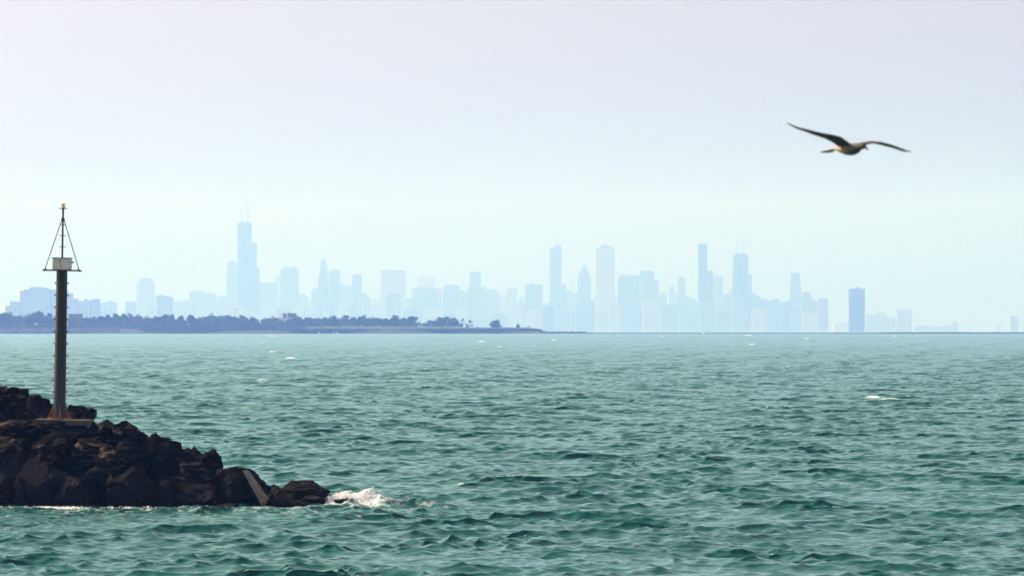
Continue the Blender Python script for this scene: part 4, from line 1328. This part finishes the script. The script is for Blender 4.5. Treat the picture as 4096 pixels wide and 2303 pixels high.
cab = [(-.03, -.197, H(1035)), (-.045, -.199, H(1050)), (-.02, -.199, H(1064)), (.02, -.198, H(1076))]
for a, b_ in zip(cab[:-1], cab[1:]): m.tube(a, b_, .006, .006, 6)
m.build("cable", M_BLK, root)
m = MB(); m.lathe([(.026, H(1030.4)), (.024, H(880)), (.024, H(879)), (.028, H(834))], 14); m.build("light_mast", M_BLK, root, smooth=True)
m = MB(); m.lathe([(.045, H(886)), (.05, H(876)), (.035, H(870))], 14); m.build("mast_clamp", M_BLK, root, smooth=True)
for v, w in ((898, .075), (942, .09), (987, .085)):
    m = MB(); m.tube((-w, 0, H(v)), (w, 0, H(v)), .009, .009, 8); m.build("rung", M_BLK, root)
for (x0, y0, x1) in ((-.44, -.06, -.03), (.45, -.06, .03)):
    m = MB(); m.tube((x0, y0, H(1079)), (x1, 0, H(880)), .012, .012, 8); m.build("strut", M_BLUE, root)
m = MB(); m.tube((-.47, -.06, H(1085)), (-.41, -.06, H(1075)), .022, .022, 8); m.tube((.42, -.06, H(1075)), (.48, -.06, H(1085)), .022, .022, 8); m.build("strut_shoes", M_BLK, root)
m = MB(); m.lathe([(.03, H(836)), (.14, H(834)), (.14, H(833)), (.05, H(831.5))], 24); m.build("lantern_plate", M_BLK, root)
m = MB()
prof = [(.058, H(831.4))]
for q in range(4):
    z0 = H(829.5 - q * 3.6)
    prof += [(.050, z0), (.060, z0 + .010), (.050, z0 + .020)]
prof += [(.058, H(815.5)), (.05, H(814))]
m.lathe(prof, 24); m.build("lantern", M_LENS, root, smooth=True)

# ------------------------------------------------------------------ gull
def bird():
    DB = 43.0
    s = DB / F
    h = Vector((0.5, -0.866, 0)).normalized()       # heading
    lft = Vector((0.8, 0.6, 0))                   # its left wing points away to the right
    up = Vector((0, 0, 1))
    pos = P(3404, 594, DB)
    V, Fc = [], []

    def loft(rings, close=True):
        n = len(rings[0]); b0 = len(V)
        for rg in rings: V.extend([tuple(q) for q in rg])
        for i in range(len(rings) - 1):
            for k in range(n):
                Fc.append((b0 + i * n + k, b0 + i * n + (k + 1) % n, b0 + (i + 1) * n + (k + 1) % n, b0 + (i + 1) * n + k))
        Fc.append(tuple(b0 + n - 1 - k for k in range(n)))
        Fc.append(tuple(b0 + (len(rings) - 1) * n + k for k in range(n)))

    def ell(c, a, b, ax1, ax2, n=16):
        return [c + ax1 * (a * math.cos(2 * math.pi * k / n)) + ax2 * (b * math.sin(2 * math.pi * k / n)) for k in range(n)]
    # local frame: x forward, y left, z up
    X, Y, Z = Vector((1, 0, 0)), Vector((0, 1, 0)), Vector((0, 0, 1))
    body = [(-.30, .012, .028, .006), (-.24, .006, .030, .013), (-.18, .0, .036, .024), (-.12, -.004, .048, .038), (-.05, -.008, .060, .050), (.02, -.008, .062, .053),
            (.08, -.002, .052, .046), (.12, .008, .038, .036), (.15, .016, .032, .031), (.18, .017, .031, .030), (.205, .012, .024, .023), (.222, .006, .012, .012)]
    loft([ell(Vector((x, 0, z)), w, hh, Y, Z) for x, z, w, hh in body])
    # beak, pointing down a little
    bk = [(.212, .006, .011, .012), (.235, -.003, .009, .010), (.255, -.013, .007, .009), (.268, -.024, .003, .004)]
    loft([ell(Vector((x, 0, z)), w, hh, Y, Z, 10) for x, z, w, hh in bk])
    # tail fan
    rings = []
    for x, w, z in ((-.22, .028, .008), (-.29, .040, -.004), (-.36, .058, -.016), (-.395, .062, -.021)):
        rings.append(ell(Vector((x, 0, z)), w, .006, Y, Z, 14))
    loft(rings)
    # wings: (span, x, z, chord, thickness, twist)
    right = [(.03, .04, .012, .15, .030, .10), (.09, .055, .036, .165, .026, .20), (.17, .075, .070, .160, .020, .22), (.25, .070, .092, .150, .015, .17), (.36, .045, .114, .130, .012, .10),
             (.47, .015, .142, .100, .010, .08), (.56, -.02, .165, .066, .008, .06), (.63, -.055, .196, .032, .006, .03), (.655, -.07, .212, .012, .004, .0)]
    left = [(.03, .04, .016, .15, .030, .0), (.09, .055, .034, .150, .024, -.02), (.16, .070, .050, .145, .018, .0), (.26, .060, .048, .130, .014, .03), (.37, .03, .030, .115, .012, .05),
            (.48, -.01, .008, .090, .010, .06), (.57, -.05, -.012, .062, .009, .10), (.625, -.08, -.014, .030, .007, .1), (.645, -.095, -.012, .012, .004, .0)]
    for sg, w, sf in ((-1, right, .93), (1, left, 1.08)):
        rings = []
        for (sp_, x, z, ch, th, tw) in w:
            c = Vector((x - ch * .35, sg * sp_ * sf, z))
            ax = Vector((math.cos(tw), 0, math.sin(tw)))
            nz = Vector((-math.sin(tw), 0, math.cos(tw)))
            rg = []
            n = 14
            for k in range(n):
                an = 2 * math.pi * k / n
                cc = math.cos(an)
                rg.append(c + ax * (ch * .5 * cc) + nz * (th * .5 * math.sin(an) * (1.0 + .5 * cc)) + nz * (ch * .05 * (1 - cc * cc)))
            rings.append(rg)
        loft(rings)
    me = bpy.data.meshes.new("gull")
    me.from_pydata(V, [], Fc); me.update()
    bm = bmesh.new(); bm.from_mesh(me); bmesh.ops.recalc_face_normals(bm, faces=bm.faces[:]); bm.to_mesh(me); bm.free()
    m, t, b = new_mat("gull_plumage")
    L = t.links
    tc = t.nodes.new("ShaderNodeTexCoord")
    sx = t.nodes.new("ShaderNodeSeparateXYZ"); L.new(tc.outputs["Object"], sx.inputs[0])
    nz = t.nodes.new("ShaderNodeTexNoise"); nz.inputs["Scale"].default_value = 45; nz.inputs["Detail"].default_value = 4
    L.new(tc.outputs["Object"], nz.inputs["Vector"])
    ma = t.nodes.new("ShaderNodeMath"); ma.operation = 'MULTIPLY_ADD'; ma.inputs[1].default_value = .05
    L.new(nz.outputs[0], ma.inputs[0]); L.new(sx.outputs[0], ma.inputs[2])
    r = t.nodes.new("ShaderNodeValToRGB")
    mr = t.nodes.new("ShaderNodeMapRange"); mr.inputs["From Min"].default_value = -.40; mr.inputs["From Max"].default_value = .30
    L.new(ma.outputs[0], mr.inputs["Value"]); L.new(mr.outputs[0], r.inputs[0])
    cr = r.color_ramp
    cr.elements[0].position = 0; cr.elements[0].color = (.03, .028, .025, 1)
    cr.elements[1].position = 1; cr.elements[1].color = (.05, .045, .04, 1)
    for p_, c_ in ((.11, (.03, .028, .025, 1)), (.14, (.34, .32, .29, 1)), (.27, (.40, .36, .29, 1)), (.42, (.25, .19, .12, 1)), (.52, (.10, .075, .045, 1)), (.8, (.06, .05, .045, 1))):
        e = cr.elements.new(p_); e.color = c_
    # wings are dark whatever their x
    ab = t.nodes.new("ShaderNodeMath"); ab.operation = 'ABSOLUTE'; L.new(sx.outputs[1], ab.inputs[0])
    mr2 = t.nodes.new("ShaderNodeMapRange"); mr2.inputs["From Min"].default_value = .055; mr2.inputs["From Max"].default_value = .075
    L.new(ab.outputs[0], mr2.inputs["Value"])
    mx = t.nodes.new("ShaderNodeMix"); mx.data_type = 'RGBA'
    L.new(mr2.outputs[0], mx.inputs[0]); L.new(r.outputs[0], mx.inputs[6]); mx.inputs[7].default_value = (.045, .04, .036, 1)
    L.new(mx.outputs[2], b.inputs["Base Color"])
    b.inputs["Roughness"].default_value = .8
    me.materials.append(m)
    o = bpy.data.objects.new("gull", me)
    col.objects.link(o)
    rm = o.modifiers.new("remesh", 'REMESH'); rm.mode = 'VOXEL'; rm.voxel_size = 0.0032; rm.use_smooth_shade = True
    sm = o.modifiers.new("smooth", 'SMOOTH'); sm.factor = .5; sm.iterations = 3
    o.location = pos
    ang = math.atan2(h.y, h.x)
    o.rotation_euler = (0, 0, ang)
    tag(o, "brown gull gliding with spread wings against the sky", "bird")


bird()

build_haze()
